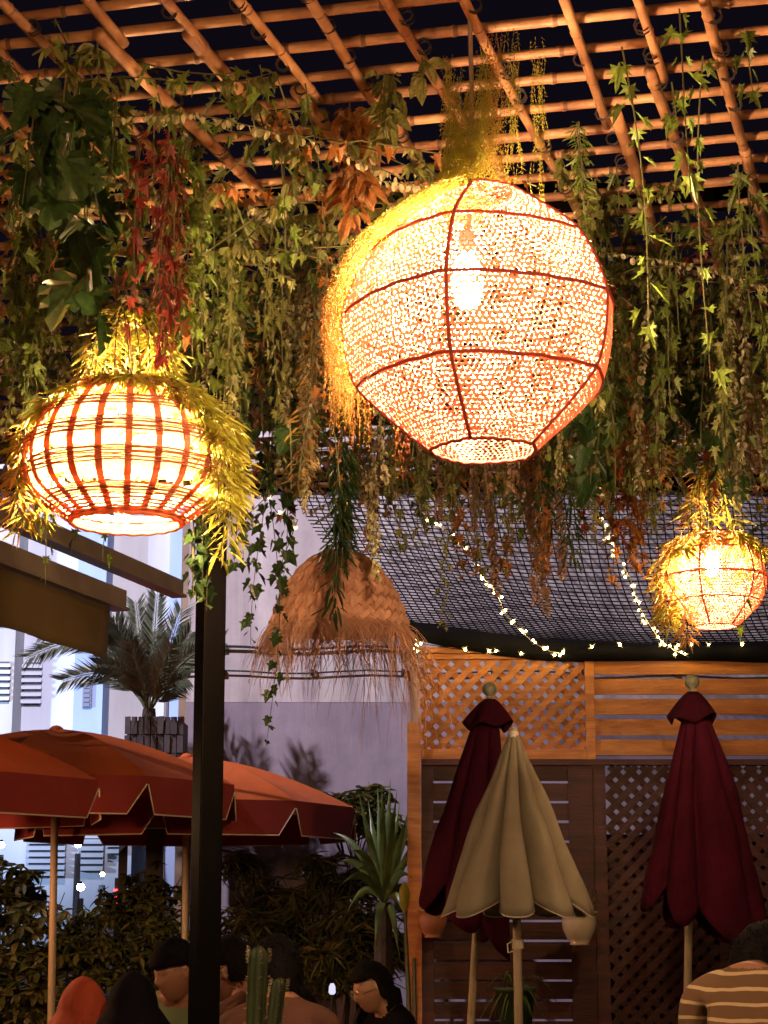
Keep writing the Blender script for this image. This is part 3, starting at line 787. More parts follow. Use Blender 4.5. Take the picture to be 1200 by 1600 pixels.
V(365, 5.3, 620, ['ivy_green', 'olive'], 'mixed ivy strand above the black post', 1.1, 1.2, strands=3)
V(420, 5.4, 640, 'olive', 'olive strand between the black post and the largest lantern', 1.2, 1.1, strands=3)
# --- middle distance
V(460, 5.8, 800, 'bead', 'pale beaded strand hanging left of the straw lampshade', 1.2, 1, parts=False, strands=3, spread=.06)
V(492, 5.9, 775, 'bead', 'second pale beaded strand, just above the straw lampshade', 1.2, 1, parts=False, strands=3, spread=.05)
V(452, 5.7, 770, 'monstera', 'split-leaf sprig with one bright leaf above left of the straw lampshade', .55, .5, top=660)
V(398, 6.0, 1010, 'ivy', 'dark ivy curtain right of the black post, ending beside the straw lampshade', 1.0, 1.25, .03, strands=4, spread=.07)
V(414, 6.1, 1165, 'ivy', 'longest dark ivy strand, dangling in front of the pale wall', .95, .75, .03, .02)
V(378, 6.1, 890, 'ivy', 'dark ivy strand close to the right edge of the black post', 1.0, 1.2, strands=3, spread=.05)
V(318, 5.3, 955, 'ivy', 'dark ivy wrapped over the upper end of the black post', .95, 1.2, .02, strands=3, spread=.05, top=800)
V(296, 5.6, 930, 'ivy', 'ivy tuft left of the black post under the rattan lantern', .9, 1, .02, top=830)
V(72, 6.2, 912, 'maple', 'small green sprig hanging over the grey beam at the left', .8, .8, .02, top=770)
V(165, 6.4, 875, 'maple', 'yellowish sprig below the rattan lantern in front of the beams', .8, .8, .02, top=790)
V(112, 6.4, 850, 'maple_dark', 'small dark sprig between the two left sprigs on the beams', .9, .9, .02, top=780)
V(532, 6.35, 962, 'fern_dark', 'dark green fern tail hanging over the straw lampshade', .8, 1.0, .02, parts=False, strands=4, spread=.045, top=700)
V(585, 6.3, 900, 'bead', 'pale beaded tail over the right side of the straw lampshade', 1.2, 1, .02, parts=False, strands=3, spread=.05, top=720)
V(612, 6.6, 870, 'olive', 'olive strand falling behind the top of the straw lampshade', 1.1, 1.1, strands=2)
V(665, 6.5, 830, ['olive', 'maple_dark'], 'bushy olive strand under the left side of the largest lantern', 1.2, 1.2, strands=3, spread=.07)
V(715, 6.8, 985, ['olive', 'orange'], 'longest olive strand in front of the net, below the largest lantern', 1.1, 1.0, .03)
V(728, 6.9, 900, ['orange', 'olive'], 'brown and green strand beside the longest one under the largest lantern', 1.1, 1.2, strands=3, spread=.05)
V(770, 6.9, 925, 'pink', 'dusty pink beaded strand left of the string lights', 1.1, 1.0, parts=False, strands=3, spread=.06)
V(792, 7.0, 850, 'olive', 'short olive strand below the bottom rim of the largest lantern', 1.2, 1.2, strands=2)
V(832, 6.8, 890, ['orange', 'olive'], 'rusty strand over the middle of the net', 1.1, 1.2, strands=3, spread=.05)
V(846, 7.0, 955, 'pink', 'dusty pink strand reaching lowest over the middle of the net', 1.2, 1.2, parts=False, strands=4, spread=.05)
V(880, 6.9, 870, 'fern_dark', 'dark green feathery tail right of the pink strand on the net', .8, 1, parts=False, strands=3, spread=.05)
V(910, 7.2, 820, 'red', 'short reddish strand above the net right of the dark feathery tail', 1.0, 1.2, strands=2)
V(930, 7.2, 850, 'bead', 'pale thin strand between the red strands above the net', 1.1, .8, parts=False, strands=1)
V(968, 6.9, 850, 'red', 'dark red garland above the right string of lights', 1.1, 1.4, strands=3, spread=.05)
V(975, 6.9, 915, 'orange', 'orange star-leaf strand ending at the right string of lights', 1.1, 1.0, strands=2, spread=.05)
V(1008, 6.9, 890, 'orange', 'orange leaf strand touching the left side of the small lantern', 1.2, 1.3, strands=3, spread=.05)
V(1166, 7.0, 995, 'maple', 'little bright sprig right below the small lantern', .7, .6, .02, top=930)
V(1192, 6.6, 950, 'willow_gold', 'golden narrow-leaf sprig cut by the right edge', .9, .6, .02, top=860)
V(1110, 6.5, 800, 'red', 'red sprig hanging over the top of the small lantern', .8, 1.2, strands=2)
V(1070, 6.3, 720, 'monstera', 'dark monstera garland above the small lantern', .8, 1.3, strands=3, spread=.10)
V(1140, 6.3, 760, 'monstera', 'dark monstera garland at the right above the small lantern', .8, 1.2, strands=3, spread=.08)
V(915, 6.0, 760, 'monstera', 'dark monstera garland low on the right flank of the largest lantern', .7, 1.2, strands=3, spread=.08)

# --- dense hanging foliage farther back that nobody could count
def env(px):
    pts = [(-60, 690), (60, 700), (130, 640), (300, 640), (350, 740), (430, 770), (560, 800), (700, 830), (900, 800), (1000, 800), (1260, 780)]
    for (a, b_) in zip(pts, pts[1:]):
        if a[0] <= px <= b_[0]: return a[1] + (b_[1] - a[1]) * (px - a[0]) / (b_[0] - a[0])
    return 750
def mass(name, label, cfg, seed, x0=-60, x1=1260, depth=260, lift=0):
    rg = random.Random(seed); fo = MB(); mats = []
    for (sp, cnt, ya, yb, sc) in cfg:
        for k in range(cnt):
            px = rg.uniform(x0, x1); Y = rg.uniform(ya, yb)
            ytop = P(px, 0, Y); bot = env(px) - lift - rg.random() ** 1.3 * depth + (rg.random() < .12) * 40
            top_py = 800 - FPX * math.tan(math.atan((ZC - CZ) / Y) - PITCH)
            bot = max(bot, top_py + 60)
            if px < 380: bot = min(bot, 730)
            p = P(px, bot, Y); z1 = p.z; p.z = ZC - .04
            path = vine_path(p, max(.15, p.z - z1), .03, rg.random() * 9)
            for (mx, kind, m) in grow(sp, path, sc, .8):
                if m not in mats: mats.append(m)
                vs, fs = leaf_vf(kind, rnd.uniform(.1, .5), rnd.uniform(0, .4), .04)
                fo.add([mx @ v for v in vs], fs, mats.index(m))
            if 'stem' not in mats: mats.append('stem')
            fo.tube(path, .002, 3, mats.index('stem'), cap=False)
    o = fo.build(name, [M[m] for m in mats], None, kind='stuff')
    tag(o, label, 'foliage')
mass('hanging_foliage', 'thick mass of ivy and lobed leaves hanging along the far edge of the ceiling', [('ivy_green', 50, 6.5, 9, .66), ('maple_dark', 46, 6.4, 9, .7), ('olive', 70, 6.4, 9, .78), ('gold_lobed', 26, 6.3, 9, .7)], 11)
mass('hanging_foliage', 'beaded and fine-leaved greenery tangled under the far canes', [('bead', 34, 5.8, 8.6, 1.2), ('bead_green', 30, 5.8, 8.6, 1.3), ('pink', 14, 6.0, 8.8, 1.3), ('fernlet', 14, 6.0, 8.6, 1.2)], 12)
mass('hanging_foliage', 'rusty and red dried sprays scattered among the far greenery', [('orange', 30, 5.9, 8.8, .8), ('red', 14, 6.0, 8.8, .8), ('red_thin', 10, 6.0, 8.8, .8), ('willow_gold', 10, 6.6, 8.5, 1.2), ('palmate_green', 14, 6.0, 8.5, .8)], 13)

def tangle(label, cfg, seed, x0, x1):
    rg = random.Random(seed); fo = MB(); mats = ['stem']
    for (sp, cnt, ya, yb, sc) in cfg:
        for k in range(cnt):
            Y = rg.uniform(ya, yb); p = P(rg.uniform(x0, x1), 500, Y); p.z = ZC - rg.uniform(.03, .09); a = rg.uniform(0, 6.28); L = rg.uniform(.4, 1.1)
            path = [p + Vector((math.cos(a + .5 * math.sin(i * .6)) * L * i / 12, math.sin(a + .5 * math.sin(i * .6)) * L * i / 12, -.035 * math.sin(i * 1.1) - (.02 * i if i > 8 else 0))) for i in range(13)]
            fo.tube(path, .0025, 3, 0, cap=False)
            for (mx, kind, m) in grow(sp, path, sc, .9):
                if m not in mats: mats.append(m)
                vs, fs = leaf_vf(kind, rnd.uniform(.1, .5), rnd.uniform(0, .5), .04); fo.add([mx @ v for v in vs], fs, mats.index(m))
    tag(fo.build('ceiling_foliage', [M[m] for m in mats], None, kind='stuff'), label, 'foliage')
tangle('loose leafy runners wound round the near canes in the upper left', [('maple_dark', 3, 4.1, 4.9, .85), ('ivy_green', 1, 4.2, 4.9, .8), ('palmate_green', 2, 4.1, 4.8, .7)], 44, 20, 420)
tangle('short leafy runners tangled through the canes over the left half of the ceiling', [('maple_dark', 10, 5.4, 8.6, .8), ('ivy_green', 9, 5.4, 8.6, .75), ('pink', 6, 5.6, 7.5, 1.1), ('olive', 9, 5.4, 8.8, .9), ('bead', 16, 4.8, 8, 1.2), ('orange', 10, 4.8, 8, .9), ('palmate_green', 8, 4.7, 6, .7)], 41, -100, 560)
tangle('short leafy runners tangled through the canes over the right half of the ceiling', [('maple_dark', 20, 4.9, 8.6, .85), ('ivy_green', 18, 5.2, 8.6, .8), ('olive', 20, 5.4, 8.8, .9), ('bead', 12, 5.6, 8.5, 1.2), ('bead_green', 12, 4.8, 8.5, 1.2), ('red', 8, 5.6, 8.6, .8), ('orange', 8, 5.8, 8.6, .8)], 42, 620, 1300)
V(322, 5.3, 760, ['ivy_green', 'olive', 'maple_dark'], 'bushy green strand covering the top of the black post', 1.0, 1.2, strands=6, spread=.07, parts=False)
V(345, 5.35, 700, ['bead', 'olive'], 'beaded strand over the right edge of the top of the black post', 1.2, 1.1, strands=4, spread=.05, parts=False)
mass('hanging_foliage', 'tangle of ivy and lobed sprays hanging under the canes between the rattan lantern and the largest one', [('ivy_green', 5, 5.7, 6.8, .75), ('maple', 9, 5.4, 6.8, .75), ('maple_dark', 7, 5.7, 6.8, .75), ('olive', 7, 5.8, 6.9, .8), ('bead', 9, 5.6, 6.8, 1.2), ('orange', 6, 5.0, 6.5, .8), ('willow_gold', 4, 5.1, 6.3, 1.1)], 14, 225, 520, 420, 20)
mass('hanging_foliage', 'tangle of shaded leaf strands hanging above and left of the rattan lantern', [('ivy_green', 6, 5.6, 6.6, .8), ('maple_dark', 7, 5.6, 6.6, .8), ('pink', 5, 5.4, 6.4, 1.2), ('olive', 8, 5.7, 6.6, .85), ('orange', 5, 5, 6, .8)], 15, -60, 250, 380, 80)
mass('hanging_foliage', 'tangle of dim ivy and beaded strands hanging right of the largest lantern', [('ivy_green', 10, 5.6, 7.2, .8), ('maple_dark', 12, 5.4, 7.0, .8), ('bead_green', 14, 5.4, 6.6, 1.2), ('olive', 18, 5.4, 7.0, .85), ('orange', 6, 5.8, 7.0, .8), ('bead', 10, 5.6, 7, 1.2)], 16, 900, 1260, 330, 20)
mass('hanging_foliage', 'long mixed tails hanging below the edge of the ceiling in front of the net', [('olive', 10, 6.8, 8.6, 1.1), ('bead_green', 8, 6.8, 8.6, 1.3), ('orange', 6, 6.8, 8.6, 1.1), ('pink', 5, 6.8, 8.6, 1.3), ('maple_dark', 8, 6.8, 8.4, 1)], 17, 430, 960, 130, -50)
# --- garlands draped over the lanterns
def drape(label, c, prof, top, strands, sp, scale, dens, seed):
    """strands: list of (angle at top, angle below, end arc 0..1, free hanging length)"""
    t = thing('leaf_garland', label, 'garland', c); fo = MB(); st = MB(); mats = []
    for (a0, a1, se, fr) in strands:
        off0 = rnd.uniform(.008, .030)
        path = [Vector((c[0] + rnd.uniform(-.03, .03), c[1] + rnd.uniform(-.03, .03), c[2] + top))]
        n = 12
        p0 = surf(c, prof, .02, a0, .01)
        for i in range(1, 5): path.append(path[0].lerp(p0, i / 5) + Vector((math.sin(a0), -math.cos(a0), 0)) * .03 * math.sin(PI * i / 5))
        for i in range(n + 1):
            s = .02 + (se - .02) * i / n; a = a0 + (a1 - a0) * i / n
            path.append(surf(c, prof, s, a, off0 + .010 * math.sin(i)))
        q = path[-1]
        for i in range(1, 8): path.append(q + Vector((rnd.uniform(-.006, .006), 0, -fr * i / 7)))
        st.tube(path, .002, 4)
        for (mx, kind, m) in grow(rnd.choice(sp), path, scale, dens):
            if m not in mats: mats.append(m)
            vs, fs = leaf_vf(kind, rnd.uniform(.1, .5), rnd.uniform(0, .7), .03); fo.add([mx @ v for v in vs], fs, mats.index(m))
    part(st, 'stem', M['stem'], t); part(fo, 'foliage', [M[m] for m in mats], t, kind='stuff')
drape('yellow-green willow-leaf garland draped over the rattan lantern', c2, pl2, .26,
      [(R(-170), R(-140), .5, .0), (R(-130), R(-108), .55, .08), (R(-75), R(-78), .5, .12), (R(-52), R(-66), .34, .0), (R(-25), R(-28), .12, 0), (R(8), R(10), .10, 0), (R(30), R(40), .22, 0), (R(50), R(60), .45, .05), (R(62), R(68), .58, .12), (R(70), R(72), .5, .16), (R(80), R(79), .62, .16), (R(92), R(90), .58, .1), (R(58), R(57), .52, .10), (R(140), R(130), .5, 0), (R(-150), R(-120), .62, .10), (R(-120), R(-100), .60, .16), (R(-95), R(-88), .62, .10), (R(-80), R(-72), .55, .22), (R(-62), R(-62), .30, .02), (R(-40), R(-45), .2, 0), (R(-10), R(-5), .08, 0),
       (R(20), R(25), .16, 0), (R(45), R(52), .40, .02), (R(55), R(60), .55, .20), (R(64), R(66), .60, .28), (R(75), R(74), .58, .24), (R(85), R(84), .60, .12), (R(100), R(96), .58, .08), (R(125), R(110), .6, .1), (R(150), R(150), .5, 0), (R(180), R(180), .5, 0), (R(35), R(48), .3, 0), (R(-100), R(-108), .6, .05)],
      ['willow', 'willow', 'willow_gold'], .95, .62, 3)
drape('golden narrow-leaf garland draped over the left side of the small lantern', c3, pr3, .30,
      [(R(-140), R(-110), .7, .06), (R(-105), R(-92), .70, .10), (R(-80), R(-76), .72, .12), (R(-62), R(-55), .84, .14), (R(-35), R(-45), .3, .0), (R(-10), R(-10), .18, 0),
       (R(30), R(30), .16, 0), (R(60), R(60), .25, .0), (R(90), R(85), .22, .05), (R(130), R(130), .4, 0), (R(180), R(180), .4, 0)],
      ['willow_gold', 'willow_gold', 'willow'], 1.15, .65, 4)

# --- fine fern hair over the big lantern
def fern():
    t = thing('draped_fern', 'stringy yellow-green fern veil flowing from the cord over the left side of the largest lantern', 'fern', c1)
    rg = random.Random(5); bs = {'fern': MB(), 'fern_orangelit': MB()}
    def strand(path, key, w=.0022):
        b = bs[key]; side = 1
        for i in range(len(path) - 1):
            p, q = path[i], path[i + 1]; d = (q - p)
            if d.length < 1e-6: continue
            m_ = max(1, int(d.length / .010))
            for k in range(m_):
                a = p + d * (k / m_); e = p + d * ((k + 1) / m_)
                n_ = Vector((rg.uniform(-1, 1), rg.uniform(-1, 1), rg.uniform(-.3, .3))).normalized()
                tip = a + n_ * rg.uniform(.004, .011) + d.normalized() * .008
                b.add([a - n_.cross(d).normalized() * w * .5, a + n_.cross(d).normalized() * w * .5, e], [(0, 1, 2)])
                b.add([a, a + d.normalized() * w * 1.3, tip], [(0, 1, 2)])
    top = P(735, 110, 4.1)
    for k in range(460):
        u = rg.random() ** .8; a0 = R(-165 + 150 * u); a1 = R(-125 + 55 * u) if u < .8 else R(-70 + rg.uniform(-8, 25)); 
        se = rg.choice((.35, .5, .62, .70, .74)) * rg.uniform(.85, 1.0) if u < .75 else rg.uniform(.12, .36)
        fr = rg.uniform(0, .15) if (u < .7 and se > .45) else 0
        st = Vector((top.x + rg.uniform(-.05, .075), top.y + rg.uniform(-.05, .05), top.z - .36 * rg.random()))
        path = [st]; p0 = surf(c1, pb1, .03, a0, .012)
        p0.z += .02
        for i in range(1, 6):
            q = st.lerp(p0, i / 6); q.z -= .05 * math.sin(PI * i / 6) * 1; path.append(q)
        n = 14; jo = rg.uniform(.004, .050); ja = rg.uniform(-.06, .06)
        for i in range(n + 1):
            s = .03 + (se - .03) * i / n; f = (i / n) ** .6; path.append(surf(c1, pb1, s, a0 + (a1 - a0) * f + ja * math.sin(i), jo + .006 * math.sin(i * 1.3 + k)))
        q = path[-1]
        for i in range(1, 6): path.append(q + Vector((rg.uniform(-.004, .004), 0, -fr * i / 5)))
        strand(path[:12], 'fern'); strand(path[11:], 'fern_orangelit' if rg.random() < .75 and se > .4 else 'fern')
    # loose tails hanging right of the cord and under the lantern
    for (px, y0, y1, n_, key) in ((800, 60, 290, 14, 'fern'), (838, 80, 320, 12, 'fern'), (772, 70, 285, 26, 'fern_orangelit'), (755, 90, 280, 26, 'fern'), (700, 110, 285, 26, 'fern')):
        for k in range(n_):
            x = px + rg.uniform(-9, 9); a = P(x, y0 + rg.uniform(-30, 30), 4.1 + rg.uniform(-.08, .05)); e = P(x + rg.uniform(-6, 12), y1 - rg.random() ** 2 * 120, a.y)
            strand([a.lerp(e, i / 10) + Vector((.006 * math.sin(i + k), 0, 0)) for i in range(11)], key)
    for k in range(14):
        x = 628 + rg.uniform(-12, 12); a = P(x, 640, 4.2); e = P(x + rg.uniform(-6, 12), rg.uniform(690, 755), 4.2); strand([a.lerp(e, i / 8) + Vector((.005 * math.sin(i + k), 0, 0)) for i in range(9)], 'fern_orangelit')
    part(bs['fern'], 'green_strands', M['fern'], t, kind='stuff'); part(bs['fern_orangelit'], 'orange_lit_strands', M['fern_orangelit'], t, kind='stuff')
fern()

# ================================================================== NET + HEM
FY = 10.0
def net_pt(u, v):   # u across 0..1, v 0 at hem .. 1 at the wall
    xh = P(620 + 800 * u, 1000, FY).x; xt = P(430 + 900 * u, 800, 12.5).x
    pyh = 975 + 38 * math.sin(min(1, u * 2.0) * PI / 2) - 8 * max(0, u - .5)
    zh = P(600, pyh, FY).z
    y = FY + 2.5 * v; x = xh + (xt - xh) * v; z = zh + (4.55 - zh) * v ** 1.55
    z += .05 * math.sin(u * 7 + v * 3) * math.sin(PI * v); x += .08 * math.sin(v * 5 + u * 4) * v * (1 - v) * 2
    return Vector((x, y, z))
net = thing('black_net', 'sagging black square-mesh net stretched from the fence top up to the wall', 'net', net_pt(.5, 0))
b = MB(); NU, NV = 66, 58
for i in range(NU + 1):
    b.tube([net_pt((i + 6.0 * (j / 40) * .35) / NU, j / 40) for j in range(41)], .0048, 3, cap=False)
for j in range(NV + 1):
    b.tube([net_pt(i / 48, max(0, min(1, j / NV + .03 * math.sin(i / 48 * 5)))) for i in range(49)], .0048, 3, cap=False)
part(b, 'mesh_cords', M['net'], net, kind='stuff')
b = MB(); vs = []
for i in range(41):
    u = i / 40; p = net_pt(u, 0); th = .055 + .02 * math.sin(u * 9) + .03 * math.sin(PI * min(1, u))
    for (dy, dz) in ((-.03, -th), (-.05, -.02), (-.02, .02), (.03, .015), (.03, -th)): vs.append((p.x, p.y + dy - .02, p.z + dz * 1.1))
fs = []
for i in range(40):
    for k in range(5): fs.append((i * 5 + k, i * 5 + (k + 1) % 5, (i + 1) * 5 + (k + 1) % 5, (i + 1) * 5 + k))
b.add(vs, fs); part(b, 'rolled_hem', M['net'], net, True)

# ================================================================== FENCE
def fx(px): return P(px, 1100, FY).x
def fz(py): return P(600, py, FY).z
fence = thing('wooden_fence', 'orange-brown wooden screen of lattice and board panels under the net', 'fence', (fx(920), FY, 0))
ZT, ZR = fz(1022), fz(1187)
def fbox(name, px0, px1, z0, z1, y, th, m, smooth=False):
    b = MB(); b.box(((fx(px0) + fx(px1)) / 2, y, (z0 + z1) / 2), (fx(px1) - fx(px0), th, z1 - z0), jitter=.0015)
    return part(b, name, m, fence)
# posts and rails
fbox('post', 641, 656, fz(1130), ZT, FY - .01, .07, M['wood_white']); fbox('post', 636, 657, 0, fz(1130), FY - .01, .07, M['wood'])
fbox('post', 914, 928, ZR, ZT, FY, .06, M['wood']); fbox('post', 922, 942, 0, ZR - .03, FY, .06, M['wood_dark'])
fbox('post', 1283, 1298, 0, ZT, FY, .06, M['wood'])
fbox('top_rail', 656.5, 1283, ZT, ZT + .035, FY, .07, M['wood']); fbox('middle_rail', 657.5, 1283, ZR - .03, ZR + .0, FY - .002, .075, M['wood_dark'])
fbox('panel_rail', 657.5, 914, ZR + .002, ZR + .055, FY - .012, .03, M['wood']); fbox('panel_rail', 657.5, 914, ZT - .03, ZT - .002, FY - .012, .03, M['wood'])
def lattice(x0, x1, z0, z1, m, pitch, wd, y0=FY, dirs=(1, -1)):
    for d, dy in ((dirs[0], -.006), (dirs[1], .006)):
        k = -(z1 - z0); 
        c = x0 - (z1 - z0)
        while c < x1:
            # slat along x - d*z = const, clipped to the rectangle
            pts = []
            if d == 1: f = lambda z: c + (z - z0)
            else: f = lambda z: c + (z1 - z)
            za, zb = z0, z1
            if d == 1:
                za = max(z0, z0 + (x0 - c)); zb = min(z1, z0 + (x1 - c))
            else:
                zb = min(z1, z1 - (x0 - c)); za = max(z0, z1 - (x1 - c))
            if zb - za > .03:
                A = Vector((f(za), y0 + dy, za)); B = Vector((f(zb), y0 + dy, zb)); D = (B - A).normalized(); Nn = Vector((-D.z, 0, D.x)) * wd / 2
                b = MB(); th = Vector((0, .0055, 0)); A = A - D * wd * .1
                vs = [A - Nn - th, A + Nn - th, B + Nn - th, B - Nn - th, A - Nn + th, A + Nn + th, B + Nn + th, B - Nn + th]
                b.add(vs, [(0, 1, 2, 3), (7, 6, 5, 4), (0, 4, 5, 1), (1, 5, 6, 2), (2, 6, 7, 3), (3, 7, 4, 0)])
                part(b, 'lattice_slat', m, fence)
            c += pitch
lattice(fx(658), fx(913), ZR + .05, ZT - .01, M['wood'], .085, .034)
# upper horizontal boards
nb = 6
for k in range(nb - 1):
    z1 = fz(1030 + 31.5 * k); z0 = fz(1030 + 31.5 * k + 24.5)
    fbox('board', 928.5, 1283, z0, z1, FY - .012 + rnd.uniform(-.003, .003), .02, M['wood'])
# lower left boards with gaps
for k in range(16):
    py = 1193 + 31.0 * k; z1 = fz(py); z0 = fz(py + 27)
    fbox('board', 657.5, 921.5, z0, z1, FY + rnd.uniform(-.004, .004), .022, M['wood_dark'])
fbox('batten', 657.5, 676, 0, ZR - .035, FY - .022, .02, M['wood_dark']); fbox('batten', 884, 921.5, 0, ZR - .035, FY - .024, .02, M['wood_dark'])
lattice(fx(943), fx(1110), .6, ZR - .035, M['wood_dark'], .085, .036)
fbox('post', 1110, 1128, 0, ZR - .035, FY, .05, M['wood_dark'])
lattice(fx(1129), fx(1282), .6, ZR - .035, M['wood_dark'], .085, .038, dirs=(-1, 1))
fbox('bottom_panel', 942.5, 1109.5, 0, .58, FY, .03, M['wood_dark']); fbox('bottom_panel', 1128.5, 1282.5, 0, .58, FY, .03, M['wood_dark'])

b = MB(); b.box(((fx(943) + fx(1283)) / 2, FY + .3, P(0, 1300, FY).z / 2), (fx(1283) - fx(943), .02, P(0, 1300, FY).z)); part(b, 'shade_board', M['wood_dark'], fence)  # added dark board standing in for shade behind the lower lattice
# ================================================================== CLOSED UMBRELLAS
def closed_umbrella(label, top, foot, zt, rad, folds, m, ctop, cbot, hood=False, amp=.32, seed=0, asym=0, hemdrop=.04, finial='cap', cone=1.0, trim=False, polem='pole'):
    """top, foot: world points of the pole; canopy between ctop and cbot (heights)"""
    rg = random.Random(seed)
    t = thing('closed_umbrella', label, 'umbrella', (foot.x, foot.y, 0)); ax = (top - foot)
    def axis(z): return foot + ax * ((z - foot.z) / ax.z)
    b = MB(); b.tube([Vector((foot.x, foot.y, 0)), axis(ctop + .03)], .019, 10); part(b, 'pole', M[polem], t, True)
    n = folds * 18; rows = 26; vs = []; ph = rg.uniform(0, 6); fam = [rg.uniform(.6, 1.25) for _ in range(folds)]; fof = [rg.uniform(-.12, .12) for _ in range(folds)]
    for i in range(rows + 1):
        u = i / rows; z = ctop + (cbot - ctop) * u; cc = axis(z)
        for k in range(n):
            a = 2 * PI * k / n + ph; fi = int(k * folds / n) % folds; fu = (k * folds / n) % 1
            fo_ = 1 - abs(2 * fu - 1) ** 2.6
            valley = (1 - fo_)
            r_ = (.02 + rad * u ** cone) * (1 - amp * (valley ** 1.3) * fam[fi] * min(1, u * 2.2 + .2))
            a2 = a + fof[fi] * math.sin(2 * PI * fu) * u + .06 * math.sin(u * 4 + fi)
            r_ *= 1 + .03 * math.sin(u * 11 + fi * 2) + .05 * noise.noise(Vector((a * 2.5, u * 4, seed))) + .02 * noise.noise(Vector((a * 9, u * 12, seed)))
            x = r_ * math.sin(a2) * (1 + (asym if math.sin(a2) > 0 else -asym)); y = -r_ * math.cos(a2) * .85
            dz = -hemdrop * (fo_ - .35) * u ** 6 + (-hemdrop * .8 * math.sin(a2) * u ** 3 * (1 if asym else 0))
            vs.append(Vector((cc.x + x, cc.y + y, z + dz)))
    fs = [(i * n + k, i * n + (k + 1) % n, (i + 1) * n + (k + 1) % n, (i + 1) * n + k) for i in range(rows) for k in range(n)]
    b = MB(); b.add(vs, fs); co = part(b, 'canopy', M[m], t, True)
    so = co.modifiers.new('solid', 'SOLIDIFY'); so.thickness = .003
    if trim:
        b = MB(); last = [vs[rows * n + k] for k in range(n)] + [vs[rows * n]]; b.tube(last, .0038, 5, cap=False); part(b, 'piping', M['trim'], t, True)
    if hood:
        b = MB(); hv = []; nn = 64; hr = 7
        for i in range(hr + 1):
            u = i / hr; z = ctop + .015 - .115 * u; cc = axis(z)
            for k in range(nn):
                a = 2 * PI * k / nn; tri = .5 + .5 * math.cos(4 * a + ph)
                r_ = .022 + (.085 * u ** .8) * (.72 + .35 * tri)
                hv.append((cc.x + r_ * math.sin(a) * 1.12, cc.y - r_ * math.cos(a) * .9, z - .035 * u * u * (1 - tri) + .012 * u * math.sin(2 * a)))
        b.add(hv, [(i * nn + k, i * nn + (k + 1) % nn, (i + 1) * nn + (k + 1) % nn, (i + 1) * nn + k) for i in range(hr) for k in range(nn)])
        ho = part(b, 'vent_hood', M[m], t, True); so = ho.modifiers.new('solid', 'SOLIDIFY'); so.thickness = .004
    cc = axis(ctop)
    b = MB()
    if finial == 'ball':
        b.lathe([(.017, 0), (.022, .012), (.018, .02), (.012, .026), (.030, .04), (.037, .060), (.030, .082), (.012, .095), (.001, .097)], 18, cc + Vector((0, 0, .005))); part(b, 'finial', M['finial'], t, True)
    else:
        b.lathe([(.024, -.012), (.022, .012), (.016, .018), (.015, .03), (.001, .033)], 14, cc); part(b, 'finial', M['white_plastic'], t, True)
    return t, axis
def umb(label, tpx, tpy, fpx, Y, ct, cb, **k):
    top = P(tpx, tpy, Y); foot = P(fpx, 1600, Y); return closed_umbrella(label, top, foot, None, ctop=P(tpx, ct, Y).z, cbot=P(tpx, cb, Y).z, **k)
t, ax = umb('closed beige umbrella with scalloped piped hem in front of the fence', 802, 1140, 812, 8.0, 1148, 1406, rad=.300, folds=9, m='beige', amp=.80, seed=5, hemdrop=.11, cone=1.0, trim=True)
for (z, w_) in ((P(0, 1475, 8).z, .03),):
    b = MB(); a = ax(z); b.lathe([(.019, -.02), (.025, -.02), (.025, .02), (.019, .02)], 12, a); b.tube([a + Vector((-.024, 0, .012)), a + Vector((-.045, -.01, 0)), a + Vector((-.043, -.01, -.035)), a + Vector((-.022, 0, -.03))], .004, 6); part(b, 'crank_handle', M['trim'], t)
umb('closed dark maroon umbrella leaning left, behind the beige one', 765, 1098, 716, 9.0, 1098, 1425, rad=.205, folds=6, m='maroon', amp=.42, seed=8, hood=True, hemdrop=.16, finial='ball', cone=.72, asym=-.12)
umb('closed dark maroon umbrella at the right, standing before the board panel', 1082, 1087, 1058, 8.6, 1087, 1425, rad=.275, folds=7, m='maroon', amp=.50, seed=12, hood=True, hemdrop=.13, finial='ball', cone=.82, asym=.34)

